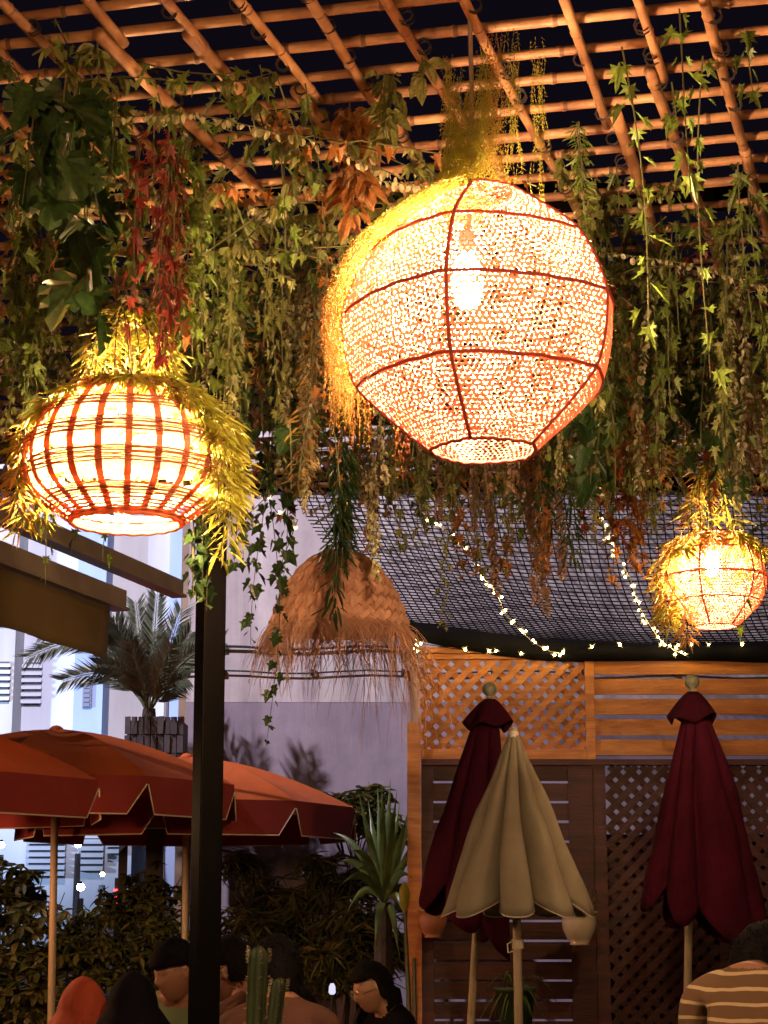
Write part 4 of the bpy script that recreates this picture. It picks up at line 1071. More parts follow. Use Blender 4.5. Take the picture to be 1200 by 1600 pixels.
# ================================================================== OPEN UMBRELLAS
def open_umbrella(label, ax_px, ax_py, Y, Rr, rot, edge_py, pole_foot_px=None, seed=0):
    ap = P(ax_px, ax_py, Y); ze = P(ax_px, edge_py, Y - Rr * .0).z
    rise = ap.z - ze; N = 8
    fp = P(pole_foot_px or ax_px, 1500, Y)
    t = thing('open_umbrella', label, 'umbrella', (fp.x, Y, 0))
    def rim(k): a = rot + 2 * PI * k / N; return Vector((ap.x + Rr * math.cos(a), Y - Rr * math.sin(a), ze))
    rows = 10; cols = 8
    for k in range(N):
        A, B = rim(k), rim(k + 1); vs = []
        for i in range(rows + 1):
            u = i / rows
            for j in range(cols + 1):
                v = j / cols; e = A.lerp(B, v); p = ap.lerp(e, u)
                p.z = ap.z - rise * (u ** 1.75) - .035 * math.sin(PI * v) * math.sin(PI * min(1, u * .95)) * 1.0
                vs.append(p)
        w_ = cols + 1
        fs = [(i * w_ + j, i * w_ + j + 1, (i + 1) * w_ + j + 1, (i + 1) * w_ + j) for i in range(rows) for j in range(cols)]
        b = MB(); b.add(vs, fs); o = part(b, 'canopy_panel', M['orange_cloth'], t, True)
        # valance flap with a slanted notch at its far corner
        sd = (B - A); out = Vector(((A.x + B.x) / 2 - ap.x, (A.y + B.y) / 2 - Y, 0)).normalized(); H = .19
        pa = [(0, 0), (1, 0), (1, .30), (.87, 1), (.045, 1), (0, .30)] if False else [(0, 0), (1, 0), (1, .22), (.955, 1), (.13, 1), (0, .22)]
        pts = [A + sd * x + Vector((0, 0, -H * y)) + out * (.004 + .02 * y) for (x, y) in pa]
        b = MB(); b.add(pts, [(0, 1, 2, 3, 4, 5)]); vo = part(b, 'valance', M['red_cloth'], t); so = vo.modifiers.new('solid', 'SOLIDIFY'); so.thickness = .003
        b = MB(); b.tube([pts[2], pts[3], pts[4], pts[5]], .0042, 5); part(b, 'piping', M['trim'], t, True)
        b = MB(); mid = ap + Vector((0, 0, -.30)); q = ap.lerp(A, .55); q.z = ap.z - rise * (.55 ** 1.75) - .02
        rp = []
        for i in range(7):
            u = i / 6; p = ap.lerp(A, u); p.z = ap.z - rise * u ** 1.75 - .012; rp.append(p)
        b.tube(rp, .005, 5); b.tube([mid, q], .005, 5); part(b, 'rib', M['grey_pole'], t)
    b = MB(); b.tube([Vector((fp.x - (ap.x - fp.x) * .6 if pole_foot_px else fp.x, Y, 0)), Vector((ap.x, Y, ap.z - .01))], .020, 12); part(b, 'pole', M['pole'], t, True)
    b = MB(); b.lathe([(.035, -.01), (.04, .005), (.02, .02), (.001, .024)], 12, ap); part(b, 'finial', M['orange_cloth'], t, True)
    b = MB(); b.lathe([(.26, 0), (.26, .05), (.10, .07), (.03, .09), (.03, .3), (.02, .3)], 20, (fp.x, Y, 0)); part(b, 'base', M['socket'], t)
open_umbrella('orange-red market umbrella cut by the left edge of the picture', -141, 1126, 9.3, 1.0, R(9.6 + 0), 1222)
open_umbrella('middle orange-red market umbrella with its peak left of the planter', 88, 1140, 10.0, .985, R(7.5), 1228)
open_umbrella('rightmost orange-red market umbrella, half behind the black post', 292, 1183, 10.9, .985, R(1.7), 1262)

# ================================================================== STRING LIGHTS
def string_lights(label, pix, Y0, Y1, nb, jit=6, seed=0, r_=.010, wire='trim'):
    rg = random.Random(seed); pts = []
    n = len(pix)
    for i, (x, y) in enumerate(pix): pts.append(P(x, y, Y0 + (Y1 - Y0) * i / (n - 1)))
    t = thing('string_lights', label, 'string lights', pts[0])
    b = MB(); b.tube(pts, .0028, 4, cap=False); part(b, 'wire', M[wire], t)
    for k in range(nb):
        s = (k + rg.random() * .8) / nb * (n - 1); a = int(s); p = pts[a].lerp(pts[min(a + 1, n - 1)], s - a)
        q = p + Vector((rg.uniform(-1, 1), rg.uniform(-1, 1), rg.uniform(-1, 1))) * jit * .0032
        b = MB(); rr = r_ * rg.uniform(.45, .75)
        b.lathe([(.0005, rr), (rr * .75, rr * .6), (rr, 0), (rr * .75, -rr * .6), (.0005, -rr)], 7, q)
        for w_ in range(6):   # glowing spikes modelled to stand in for the bulb's glare
            d = Vector((rg.uniform(-1, 1), rg.uniform(-1, 1), rg.uniform(-1, 1))).normalized(); e = d.orthogonal().normalized() * rr * .42; f_ = d.cross(e)
            b.add([q + e, q - e * .5 + f_ * .8, q - e * .5 - f_ * .8, q + d * r_ * rg.uniform(1.5, 2.5)], [(0, 1, 3), (1, 2, 3), (2, 0, 3)], 1)
        part(b, 'bulb', [M['fairy'], M['fairy_glare']], t)
        if (q - p).length > .012:
            b = MB(); b.tube([p, q], .0014, 3, cap=False); part(b, 'bulb_stem', M['trim'], t)
M['fairy'] = emit('lit_fairy_bulb', (1, .68, .26), 60); M['fairy_glare'] = emit('fairy_glare_spike', (1, .66, .12), 1.6)
string_lights('fairy lights running down the net from below the largest lantern to the lattice', [(655, 800), (690, 825), (728, 858), (752, 900), (775, 925), (790, 960), (812, 985), (835, 1005), (860, 1018), (882, 1022)], 9.6, 9.85, 30, 6, 1, .0095)
string_lights('fairy lights running down the net left of the small lantern to the board panel', [(930, 800), (950, 830), (964, 865), (985, 905), (996, 940), (1010, 970), (1030, 998), (1052, 1015), (1075, 1026)], 9.6, 9.85, 30, 6, 2, .0095)
string_lights('sparse fairy lights lying along the hem of the net and the fence top', [(648, 1004), (712, 1014), (760, 1016), (808, 1020), (880, 1020), (945, 1006), (1000, 1010), (1050, 1007), (1085, 1008), (1130, 1007), (1176, 1007)], 9.86, 9.86, 13, 1, 3, .011, 'net')
string_lights('small bunch of fairy lights on the white-washed fence post', [(642, 992), (650, 1000), (655, 1008), (648, 1014), (658, 1018)], 9.84, 9.84, 9, 4, 4, .009)
string_lights('loose fairy lights in the ivy beside the straw lampshade', [(400, 740), (432, 800), (465, 812), (440, 880), (470, 920)], 8.0, 8.0, 4, 1, 6, .009, 'net')

# ================================================================== POTS ON THE FENCE
def wall_pot(label, px, py, m, r_, Y=FY - .22, plant=True, seed=0):
    p = P(px, py, Y); t = thing('wall_pot', label, 'plant pot', p); s = r_
    pr = [(.001, -1.1), (.55, -1.1), (.58, -1.02), (.50, -.98), (.72, -.75), (.95, -.2), (1.0, .25), (.93, .62), (1.08, .68), (1.10, .80), (.98, .80), (.88, .55), (.001, .50)]
    b = MB(); b.lathe([(a * s, z * s) for (a, z) in pr], 28, p); part(b, 'pot', m, t, True)
    b = MB(); b.tube([p + Vector((0, .02, .2 * s)), p + Vector((0, FY - Y - .015, .3 * s))], .006, 6); part(b, 'hanger', M['cable'], t)
    if plant:
        fo = MB(); rg = random.Random(seed)
        for k in range(26):
            a = rg.uniform(0, 6.28); L = rg.uniform(.05, .16); q = p + Vector((rg.uniform(-.6, .6) * s, rg.uniform(-.6, .6) * s, s * .5)); d = Vector((math.cos(a) * .5, math.sin(a) * .5, 1)).normalized()
            e = q + d * L; fo.tube([q, e], .0015, 3, cap=False)
            for w_ in range(3):
                vs, fs = leaf_vf('oval'); mx = leaf_matrix(q.lerp(e, .5 + .25 * w_), rg.uniform(0, 6.28), R(rg.uniform(0, 50)), 0, .035); fo.add([mx @ v for v in vs], fs)
        part(fo, 'foliage', M['bush'], t, kind='stuff')
wall_pot('cream glazed pot hung on the fence right of the beige umbrella', 905, 1446, M['ceramic'], .088, 9.55, True, 1)
wall_pot('terracotta pot hung on the fence behind the leaning maroon umbrella', 676, 1440, M['terracotta'], .075, FY - .12, False, 2)
def spider(label, px, py, Y):
    p = P(px, py, Y); t = thing('potted_plant', label, 'potted plant', p)
    b = MB(); b.lathe([(.001, -.24), (.075, -.24), (.10, 0), (.108, 0), (.108, .02), (.095, .02), (.001, 0)], 22, p); part(b, 'pot', M['green_pot'], t, True)
    b = MB(); b.box(p + Vector((0, .11, -.26)), (.24, .24, .02)); part(b, 'shelf', M['wood_dark'], t)
    rg = random.Random(4)
    for k in range(46):
        a = rg.uniform(0, 6.28); L = rg.uniform(.16, .30); vs = []; d = Vector((math.cos(a), math.sin(a), 0)); sd = Vector((-d.y, d.x, 0)); lift = rg.uniform(.3, 1.3)
        for i in range(7):
            u = i / 6; q = p + d * (L * u * .8) + Vector((0, 0, L * (lift * u - 1.1 * u * u))); w_ = .006 * (1 - u ** 2) + .0008
            vs += [q - sd * w_, q + sd * w_]
        b = MB(); b.add(vs, [(2 * i, 2 * i + 1, 2 * i + 3, 2 * i + 2) for i in range(6)]); part(b, 'leaf', M['yucca'], t, True)
spider('spider plant in a green pot low on the fence behind the beige umbrella pole', 805, 1548, 9.7)

# ================================================================== AWNING BEAMS + CURTAIN (left)
def beam(label, pa, pb_, z, hgt, wid, m='beam', lip=True, far=1.3, near=2.5):
    A = plane_pt(pa[0], pa[1], z); B = A + D1 * far; A = A - D1 * near
    t = thing('awning_beam', label, 'beam', A); d = D1; sd = Vector((d.y, -d.x, 0))
    b = MB()
    def bx(z0, z1, w0, w1):
        vs = [A + sd * w0 + Vector((0, 0, z0)), A + sd * w1 + Vector((0, 0, z0)), A + sd * w1 + Vector((0, 0, z1)), A + sd * w0 + Vector((0, 0, z1))]
        vs += [v + (B - A) for v in vs]
        b.add(vs, [(3, 2, 1, 0), (4, 5, 6, 7), (0, 1, 5, 4), (1, 2, 6, 5), (2, 3, 7, 6), (3, 0, 4, 7)])
    bx(0, hgt, -wid / 2, wid / 2); part(b, 'channel', M[m], t)
    if lip:
        b = MB(); bx(-.018, -.002, -wid / 2, wid / 2 + .02); part(b, 'lower_lip', M[m], t)
    return A, B
A1, B1 = beam('upper grey-brown awning beam running away under the rattan lantern', (0, 812), None, 2.98, .075, .06, far=2.0)
A2, B2 = beam('lower grey-brown awning beam that carries the olive curtain', (0, 880), None, 2.80, .085, .07, far=1.25)
t = thing('awning_curtain', 'olive-brown cloth valance hanging from the lower awning beam', 'awning', A2)
b = MB(); n = 40; L = (B2 - A2).length - .12; vs = []
sd = Vector((D1.y, -D1.x, 0))
for j in range(7):
    for i in range(n + 1):
        u = i / n; v = j / 6; p = A2 + D1 * (L * u) + sd * (.012 * math.sin(i * .9) * v) + Vector((0, 0, -.020 - .25 * v)); vs.append(p)
b.add(vs, [(j * (n + 1) + i, j * (n + 1) + i + 1, (j + 1) * (n + 1) + i + 1, (j + 1) * (n + 1) + i) for j in range(6) for i in range(n)])
o = part(b, 'cloth', M['curtain'], t, True); so = o.modifiers.new('solid', 'SOLIDIFY'); so.thickness = .004

# ================================================================== PALM + PLANTER
PY = 11.6
pc = P(228, 1118, PY)
pl = thing('wooden_planter', 'dark weathered wooden planter box holding the palm', 'planter', (pc.x + .06, PY, 0))
x0, x1 = P(195, 1118, PY).x, P(288, 1118, PY).x; zt = P(0, 1119, PY).z; zb = P(0, 1195, PY).z
b = MB(); b.box(((x0 + x1) / 2, PY + .2, (zt + zb) / 2 - .01), (x1 - x0 - .03, .36, zt - zb - .03)); part(b, 'box_core', M['planter'], pl)
nx = 9
for r_ in range(3):
    for k in range(nx):
        w_ = (x1 - x0) / nx; hh = (zt - zb) / 2.6; z = zt - hh * (r_ + .5)
        b = MB(); b.box((x0 + w_ * (k + .5), PY + .005 - (.012 if (k + r_) % 2 else 0), z), (w_ * .86, .03, hh * .93), jitter=.003); part(b, 'plank', M['planter'], pl)
b = MB(); b.box(((x0 + x1) / 2, PY + .2, zb / 2), (.1, .1, zb)); b.box(((x0 + x1) / 2 - .2, PY + .2, zb / 2), (.05, .05, zb)); b.box(((x0 + x1) / 2 + .2, PY + .2, zb / 2), (.05, .05, zb)); part(b, 'stand', M['planter'], pl)
pm = thing('palm_tree', 'date palm with arching feathery fronds above the wooden planter', 'palm', (pc.x, PY + .15, pc.z))
b = MB(); b.tube([pc + Vector((0, .15, -.15)), pc + Vector((0, .15, .06))], [.06, .04], 10); part(b, 'trunk', M['bark'], pm)
ptop = pc + Vector((0, .15, .02))
def frond(tip_px, tip_py, dy, arch, wid=.13, seed=0):
    rg = random.Random(seed); e = P(tip_px, tip_py, PY + .15 + dy); n = 40; pts = []
    for i in range(n + 1):
        u = i / n; p = ptop.lerp(e, u); p = p + Vector((0, 0, arch * math.sin(PI * u ** .8))); pts.append(p)
    b = MB(); b.tube(pts[::4], [.009 - .007 * i / 10 for i in range(11)], 5); st = part(b, 'frond', M['palm_stalk'], pm)
    b = MB()
    for i in range(8, n):
        u = i / n; d = (pts[i] - pts[i - 1]).normalized(); 
        for s_ in (-1, 1):
            for q in range(2):
                base = pts[i - 1].lerp(pts[i], q * .5); side = d.cross(Vector((0, 1, 0))).normalized() * s_
                L = wid * (1.25 - .9 * abs(u - .45)) * rg.uniform(.8, 1.1); v = (d * 1.0 + side * .72 + Vector((0, rg.uniform(-.5, .5), -.12))).normalized()
                tip = base + v * L; nrm = v.cross(d).normalized(); w_ = v.cross(nrm).normalized() * .0055
                b.add([base, base + v * L * .4 + w_, tip, base + v * L * .4 - w_], [(0, 1, 2, 3)])
    b.v = [(v[0] - pm.location.x, v[1] - pm.location.y, v[2] - pm.location.z) for v in b.v]
    lo = b.build('leaflets', M['palm'], st, kind='stuff')
for i, (x, y, dy, ar) in enumerate(((38, 1030, -.2, .30), (60, 990, .3, .28), (118, 985, -.3, .25), (165, 975, .2, .10), (178, 962, -.2, .04), (212, 938, .1, .01), (246, 925, -.1, .0), (232, 990, .4, 0), (285, 950, .1, .02), (300, 985, -.2, .06), (330, 1010, .2, .10), (350, 1000, -.4, .12), (150, 1040, -.5, .12), (205, 1000, -.5, .02), (268, 1005, -.5, .03), (95, 1065, .1, .16), (295, 1060, -.4, .06))):
    frond(x, y, dy, ar, .15, i)

# ================================================================== SHRUBS / YUCCA / CACTUS
def shrub(name, label, cat, base, blobs, nleaf, sp, mats, lsize, seed, stems=6):
    """blobs: (px, py, Y, rx, rz) foliage clumps given by where they stand"""
    rg = random.Random(seed); t = thing(name, label, cat, base)
    b = MB(); fo = MB(); cs = []
    for (px, py, Y, rx, rz) in blobs: cs.append((P(px, py, Y), rx, rz))
    for (c, rx, rz) in cs:
        mid = Vector(base).lerp(c, .5) + Vector((rg.uniform(-.1, .1), rg.uniform(-.1, .1), .05))
        b.tube([Vector(base), mid, c], [.022, .014, .006], 6)
        for k in range(7):
            e = c + Vector((rg.uniform(-1, 1) * rx, rg.uniform(-1, 1) * rx * .7, rg.uniform(-1, 1) * rz)); b.tube([mid.lerp(c, .6), e], [.007, .003], 4)
    part(b, 'branches', M['bark'], t)
    tot = sum(rx * rz for (_, rx, rz) in cs)
    for (c, rx, rz) in cs:
        n = int(nleaf * rx * rz / tot)
        for k in range(n // 6):
            while True:
                v = Vector((rg.uniform(-1, 1), rg.uniform(-1, 1), rg.uniform(-1, 1)))
                if v.length < 1: break
            v = v * (.55 + .45 * rg.random())
            q = c + Vector((v.x * rx, v.y * rx * .7, v.z * rz)); a0 = rg.uniform(0, 6.28)
            mi = 0 if rg.random() < .72 else 1
            for w_ in range(6):
                vs, fs = leaf_vf(sp, rg.uniform(.1, .4), rg.uniform(0, .4)); mx = leaf_matrix(q, a0 + w_ * 1.05 + rg.uniform(-.3, .3), R(rg.uniform(-25, 55)), rg.uniform(-.5, .5), lsize * rg.uniform(.7, 1.25)); fo.add([mx @ v_ for v_ in vs], fs, mi)
    part(fo, 'foliage', [M[m] for m in mats], t, kind='stuff'); return t
def b0(px, Y): p = P(px, 1600, Y); return (p.x, Y, 0.0)
shrub('hedge_shrub', 'broad-leaved dark shrub at the left edge below the umbrellas', 'shrub', b0(20, 11.5),
      [(10, 1400, 11.5, .30, .26), (60, 1470, 11.3, .30, .30), (0, 1530, 11.4, .35, .30), (70, 1570, 11.2, .30, .25), (40, 1390, 11.8, .2, .15)], 2300, 'oval', ('bush', 'bush_gold'), .085, 21)
shrub('hedge_shrub', 'rounded dark shrub between the two pale umbrella poles', 'shrub', b0(200, 11.6),
      [(180, 1420, 11.6, .25, .17), (235, 1390, 11.7, .24, .20), (150, 1500, 11.4, .34, .26), (230, 1500, 11.4, .30, .30), (190, 1580, 11.3, .35, .25), (260, 1450, 11.5, .2, .25), (120, 1450, 11.5, .16, .14)], 2900, 'oval', ('bush', 'bush'), .075, 22)
shrub('hedge_shrub', 'drooping narrow-leaved shrub right of the black post before the wall', 'shrub', b0(420, 11.3),
      [(370, 1345, 11.3, .20, .12), (390, 1440, 11.2, .26, .12), (430, 1400, 11.5, .26, .14), (470, 1450, 11.3, .26, .16), (420, 1530, 11.2, .4, .22), (350, 1480, 11.2, .18, .12)], 1900, 'willow', ('bush', 'bush_gold'), .13, 23)
shrub('flowering_shrub', 'golden-tipped shrub under the corner of the rightmost orange umbrella', 'shrub', b0(520, 11.0),
      [(500, 1345, 11.0, .20, .07), (540, 1380, 11.1, .28, .12), (490, 1400, 11.2, .25, .10), (560, 1440, 10.9, .26, .16), (520, 1510, 10.9, .32, .2), (600, 1480, 11.0, .18, .2)], 2300, 'willow', ('bush', 'bush_gold'), .12, 24)
shrub('leafy_shrub', 'compact leafy shrub against the wall above the yucca', 'shrub', b0(570, 12.0),
      [(555, 1265, 12.0, .25, .13), (520, 1250, 12.1, .13, .07), (600, 1290, 12.0, .16, .16), (580, 1240, 12.1, .14, .08)], 1500, 'oval', ('bush_gold', 'bush'), .085, 25)
# yucca
yb = P(600, 1410, 10.2); yt = thing('yucca', 'tall spiky yucca with sword leaves beside the fence post', 'yucca', (yb.x, 10.2, 0))
b = MB(); b.tube([(yb.x, 10.2, 0), (yb.x - .01, 10.2, .7), (yb.x, 10.2, yb.z)], [.065, .06, .045], 12); part(b, 'trunk', M['bark'], yt)
rg = random.Random(9)
for (tx, ty, dy) in ((560, 1235, 0), (597, 1225, -.1), (610, 1215, .15), (640, 1260, -.1), (655, 1230, .1), (660, 1290, 0), (545, 1330, -.2), (530, 1385, -.1), (515, 1300, .2), (575, 1250, .3), (665, 1345, -.2), (625, 1250, .3), (540, 1430, 0), (660, 1420, .1), (590, 1230, .2), (650, 1380, -.3), (552, 1365, -.3), (620, 1235, -.3), (585, 1500, -.2), (625, 1500, -.1), (520, 1350, .1), (640, 1450, -.2)):
    e = P(tx, ty, 10.2 + dy); vs = []; d = (e - yb); sd = d.cross(Vector((0, 1, 0))).normalized(); dr = .10 if ty > 1290 else 0
    for i in range(9):
        u = i / 8; q = yb.lerp(e, u) + Vector((0, 0, dr * math.sin(PI * u))); w_ = .020 * (math.sin(PI * min(1, u * .75 + .22))) * (1 - u ** 6) + .0006
        vs += [q - sd * w_, q + Vector((0, -.006, 0)), q + sd * w_]
    b = MB(); b.add(vs, [f for i in range(8) for f in ((3 * i, 3 * i + 1, 3 * i + 4, 3 * i + 3), (3 * i + 1, 3 * i + 2, 3 * i + 5, 3 * i + 4))]); part(b, 'leaf', M['yucca'], yt, True)
# stump-like plant stems and flower beside the fence
ft = thing('calla_plant', 'slender plant with one yellow-green spathe beside the fence post', 'plant', b0(640, 9.9))
q = P(632, 1400, 9.9); b = MB(); b.tube([(q.x + .03, 9.9, 0), (q.x + .02, 9.9, .9), (q.x, 9.9, q.z - .03)], [.02, .014, .008], 6); b.tube([(q.x + .06, 9.9, 0), (q.x + .05, 9.9, 1.1)], [.02, .01], 6); part(b, 'stalk', M['palm_stalk'], ft)
b = MB(); b.lathe([(.006, -.09), (.020, -.05), (.030, 0), (.026, .04), (.004, .075)], 12, q); part(b, 'spathe', M['yellow'], ft, True)
# cactus
ct = thing('column_cactus', 'green ribbed column cactus in front of the seated people', 'cactus', b0(415, 6.3))
def cactus_arm(pts, r_, name):
    b = MB(); n = 40; vs = []; rows = len(pts)
    dense = []
    for i in range(rows - 1):
        for k in range(6): dense.append(Vector(pts[i]).lerp(Vector(pts[i + 1]), k / 6))
    dense = dense[:-1] + [dense[-1].lerp(Vector(pts[-1]), q_ / 8) for q_ in range(8)]
    dense.append(Vector(pts[-1])); m_ = len(dense)
    for i, p in enumerate(dense):
        u = i / (m_ - 1); e = min(1, (dense[-1] - p).length / (r_ * 1.6)); rr = r_ * (math.sqrt(max(0, 1 - (1 - e) ** 2)) if e < 1 else 1) + .002
        for k in range(n):
            a = 2 * PI * k / n; q = rr * (1 + .22 * abs(math.cos(a * 2.5)) - .1); vs.append(p + Vector((q * math.cos(a), q * math.sin(a), 0)))
    b.add(vs, [(i * n + k, i * n + (k + 1) % n, (i + 1) * n + (k + 1) % n, (i + 1) * n + k) for i in range(m_ - 1) for k in range(n)] + [tuple((m_ - 1) * n + k for k in range(n))])
    a_ = part(b, name, M['cactus'], ct, True)
    b = MB()
    for i in range(1, m_ - 1, 1):
        for k in range(5):
            a = 2 * PI * k / 5; p = dense[i] + Vector((math.cos(a), math.sin(a), 0)) * r_ * 1.1
            for q in range(3): b.tube([p, p + Vector((math.cos(a + rnd.uniform(-.6, .6)), math.sin(a + rnd.uniform(-.6, .6)), rnd.uniform(-.5, .5))) * .014], .0007, 3, cap=False)
    b.v = [(v[0] - ct.location.x, v[1] - ct.location.y, v[2]) for v in b.v]
    b.build('spines', M['spine'], a_, kind='stuff')
q = P(402, 1478, 6.3); z_ = q.z
cactus_arm([(q.x, 6.3, 0.2), (q.x - .005, 6.3, z_ - .3), (q.x + .003, 6.3, z_)], .029, 'column')
q2 = P(436, 1528, 6.3); cactus_arm([(q.x + .03, 6.3, .55), (q2.x - .03, 6.3, q2.z - .25), (q2.x, 6.3, q2.z)], .022, 'arm')
b = MB(); b.lathe([(.001, 0), (.11, 0), (.15, .26), (.16, .26), (.16, .29), (.14, .29), (.001, .27)], 24, (q.x, 6.3, 0)); part(b, 'pot', M['terracotta'], ct, True)
# little garden lamp behind the people
gp = P(519, 1546, 9.6); gl = thing('garden_lamp', 'tiny white garden lamp glinting between the seated people', 'lamp', (gp.x, 9.6, 0))
b = MB(); b.tube([(gp.x, 9.6, 0), (gp.x, 9.6, gp.z - .02)], .008, 6); part(b, 'stake', M['cable'], gl)
b = MB(); b.lathe([(.008, .03), (.016, .015), (.018, -.015), (.01, -.025)], 8, gp); part(b, 'globe', emit('lit_garden_lamp', (.8, .78, 1), .45), gl, True)

# ================================================================== PEOPLE
def head_mesh(b, c, yaw, pitch, s=1.0):
    """ellipsoid head with jaw, nose, brow, eye sockets, lips and ears; +Y is the way the face looks before yaw"""
    nu, nv = 40, 28; vs = []
    Rm = Matrix.Rotation(yaw, 3, 'Z') @ Matrix.Rotation(pitch, 3, 'X')
    for i in range(nv + 1):
        th = PI * i / nv
        for k in range(nu):
            ph = 2 * PI * k / nu; x = math.sin(th) * math.sin(ph); y = math.sin(th) * math.cos(ph); z = math.cos(th)
            X, Y_, Z = x * .074, y * .095, z * .118
            if z < 0: X *= 1 - .30 * (-z) ** 1.3; Y_ = Y_ * (1 - .12 * -z) + .012 * -z
            if y > 0:
                g_ = lambda x0, z0, sx, sz: math.exp(-((x - x0) / sx) ** 2 - ((z - z0) / sz) ** 2)
                Y_ += .026 * g_(0, -.18, .13, .16) * (y > .2) + .010 * g_(0, -.02, .10, .15) + .006 * g_(0, .2, .5, .09) - .010 * (g_(.36, .04, .16, .10) + g_(-.36, .04, .16, .10)) + .008 * g_(0, -.52, .22, .07) - .004 * g_(0, -.44, .25, .04) + .010 * g_(0, -.82, .25, .14)
            vs.append(c + Rm @ Vector((X, Y_, Z)) * s)
    fs = [(i * nu + k, (i + 1) * nu + k, (i + 1) * nu + (k + 1) % nu, i * nu + (k + 1) % nu) for i in range(nv) for k in range(nu)]
    b.add(vs, fs)
    for e in (-1, 1):
        pts = [c + Rm @ Vector((e * (.073 + .012 * math.sin(a)), -.008 - .018 * math.cos(a) * .6 - .006, .002 + .030 * math.sin(a - PI / 2))) * s for a in [2 * PI * q / 12 for q in range(13)]]
        b.tube(pts, .0065 * s, 6, cap=False)
        b.box(c + Rm @ Vector((e * .072, -.012, 0)) * s, (.016 * s, .026 * s, .044 * s), Rm)
def hair_mesh(c, yaw, pitch, s, style, m, t, name='hair'):
    nu, nv = 48, 30; vs = []; keep = []
    Rm = Matrix.Rotation(yaw, 3, 'Z') @ Matrix.Rotation(pitch, 3, 'X')
    for i in range(nv + 1):
        th = PI * i / nv
        for k in range(nu):
            ph = 2 * PI * k / nu; x = math.sin(th) * math.sin(ph); y = math.sin(th) * math.cos(ph); z = math.cos(th)
            g = 1.12 + .05 * noise.noise(Vector((x, y, z)) * 5) + .03 * noise.noise(Vector((x * 14, y * 14, z * 5)))
            if style == 'bushy': g += .16
            X, Y_, Z = x * .076 * g, y * .096 * g, z * .120 * g
            if z < 0: Z *= (1.0 if style in ('short', 'bushy') else 1.7); X *= (1 if style == 'long' else .92)
            if style == 'long' and z < -.2: Y_ -= .03
            vs.append(c + Rm @ Vector((X, Y_, Z)) * s)
            lim = {'short': -.35, 'bushy': -.55, 'long': -1, 'cap': .18}[style]
            front = {'short': .52, 'bushy': .45, 'long': .42, 'cap': .22}[style]
            ok = (z > front) or (y < .12 and z > lim) or (style == 'long' and y < -.05)
            if style in ('short', 'bushy') and abs(x) > .75 and -.3 < z < .2 and y > -.35: ok = z > .15
            keep.append(ok)
    fs = []
    for i in range(nv):
        for k in range(nu):
            f = (i * nu + k, (i + 1) * nu + k, (i + 1) * nu + (k + 1) % nu, i * nu + (k + 1) % nu)
            if all(keep[q] for q in f): fs.append(f)
    b = MB(); b.add(vs, fs); o = part(b, name, m, t, True); so = o.modifiers.new('solid', 'SOLIDIFY'); so.thickness = .012; so.offset = -1
    if style != 'cap':   # loose locks break the outline
        b = MB(); rg = random.Random(int(c.x * 100))
        for q in range(900):
            v = Vector((rg.uniform(-1, 1), rg.uniform(-1, .4), rg.uniform(-.3, 1))).normalized()
            if v.z < .55 and v.y > -.1: continue
            if style == 'short' and v.z < 0 and v.y > -.3: continue
            gg = 1.14 + (.16 if style == 'bushy' else 0); a = Vector((v.x * .076 * gg, v.y * .096 * gg, v.z * .12 * gg)); e = a + (v * .3 + Vector((rg.uniform(-1, 1), rg.uniform(-1, 1), rg.uniform(-1.3, .4)))) * (.030 if style == 'bushy' else .018)
            b.tube([c + Rm @ a * s, c + Rm @ e * s], [.0022, .0006], 3, cap=False)
        part(b, 'hair_locks', m, t, kind='stuff')
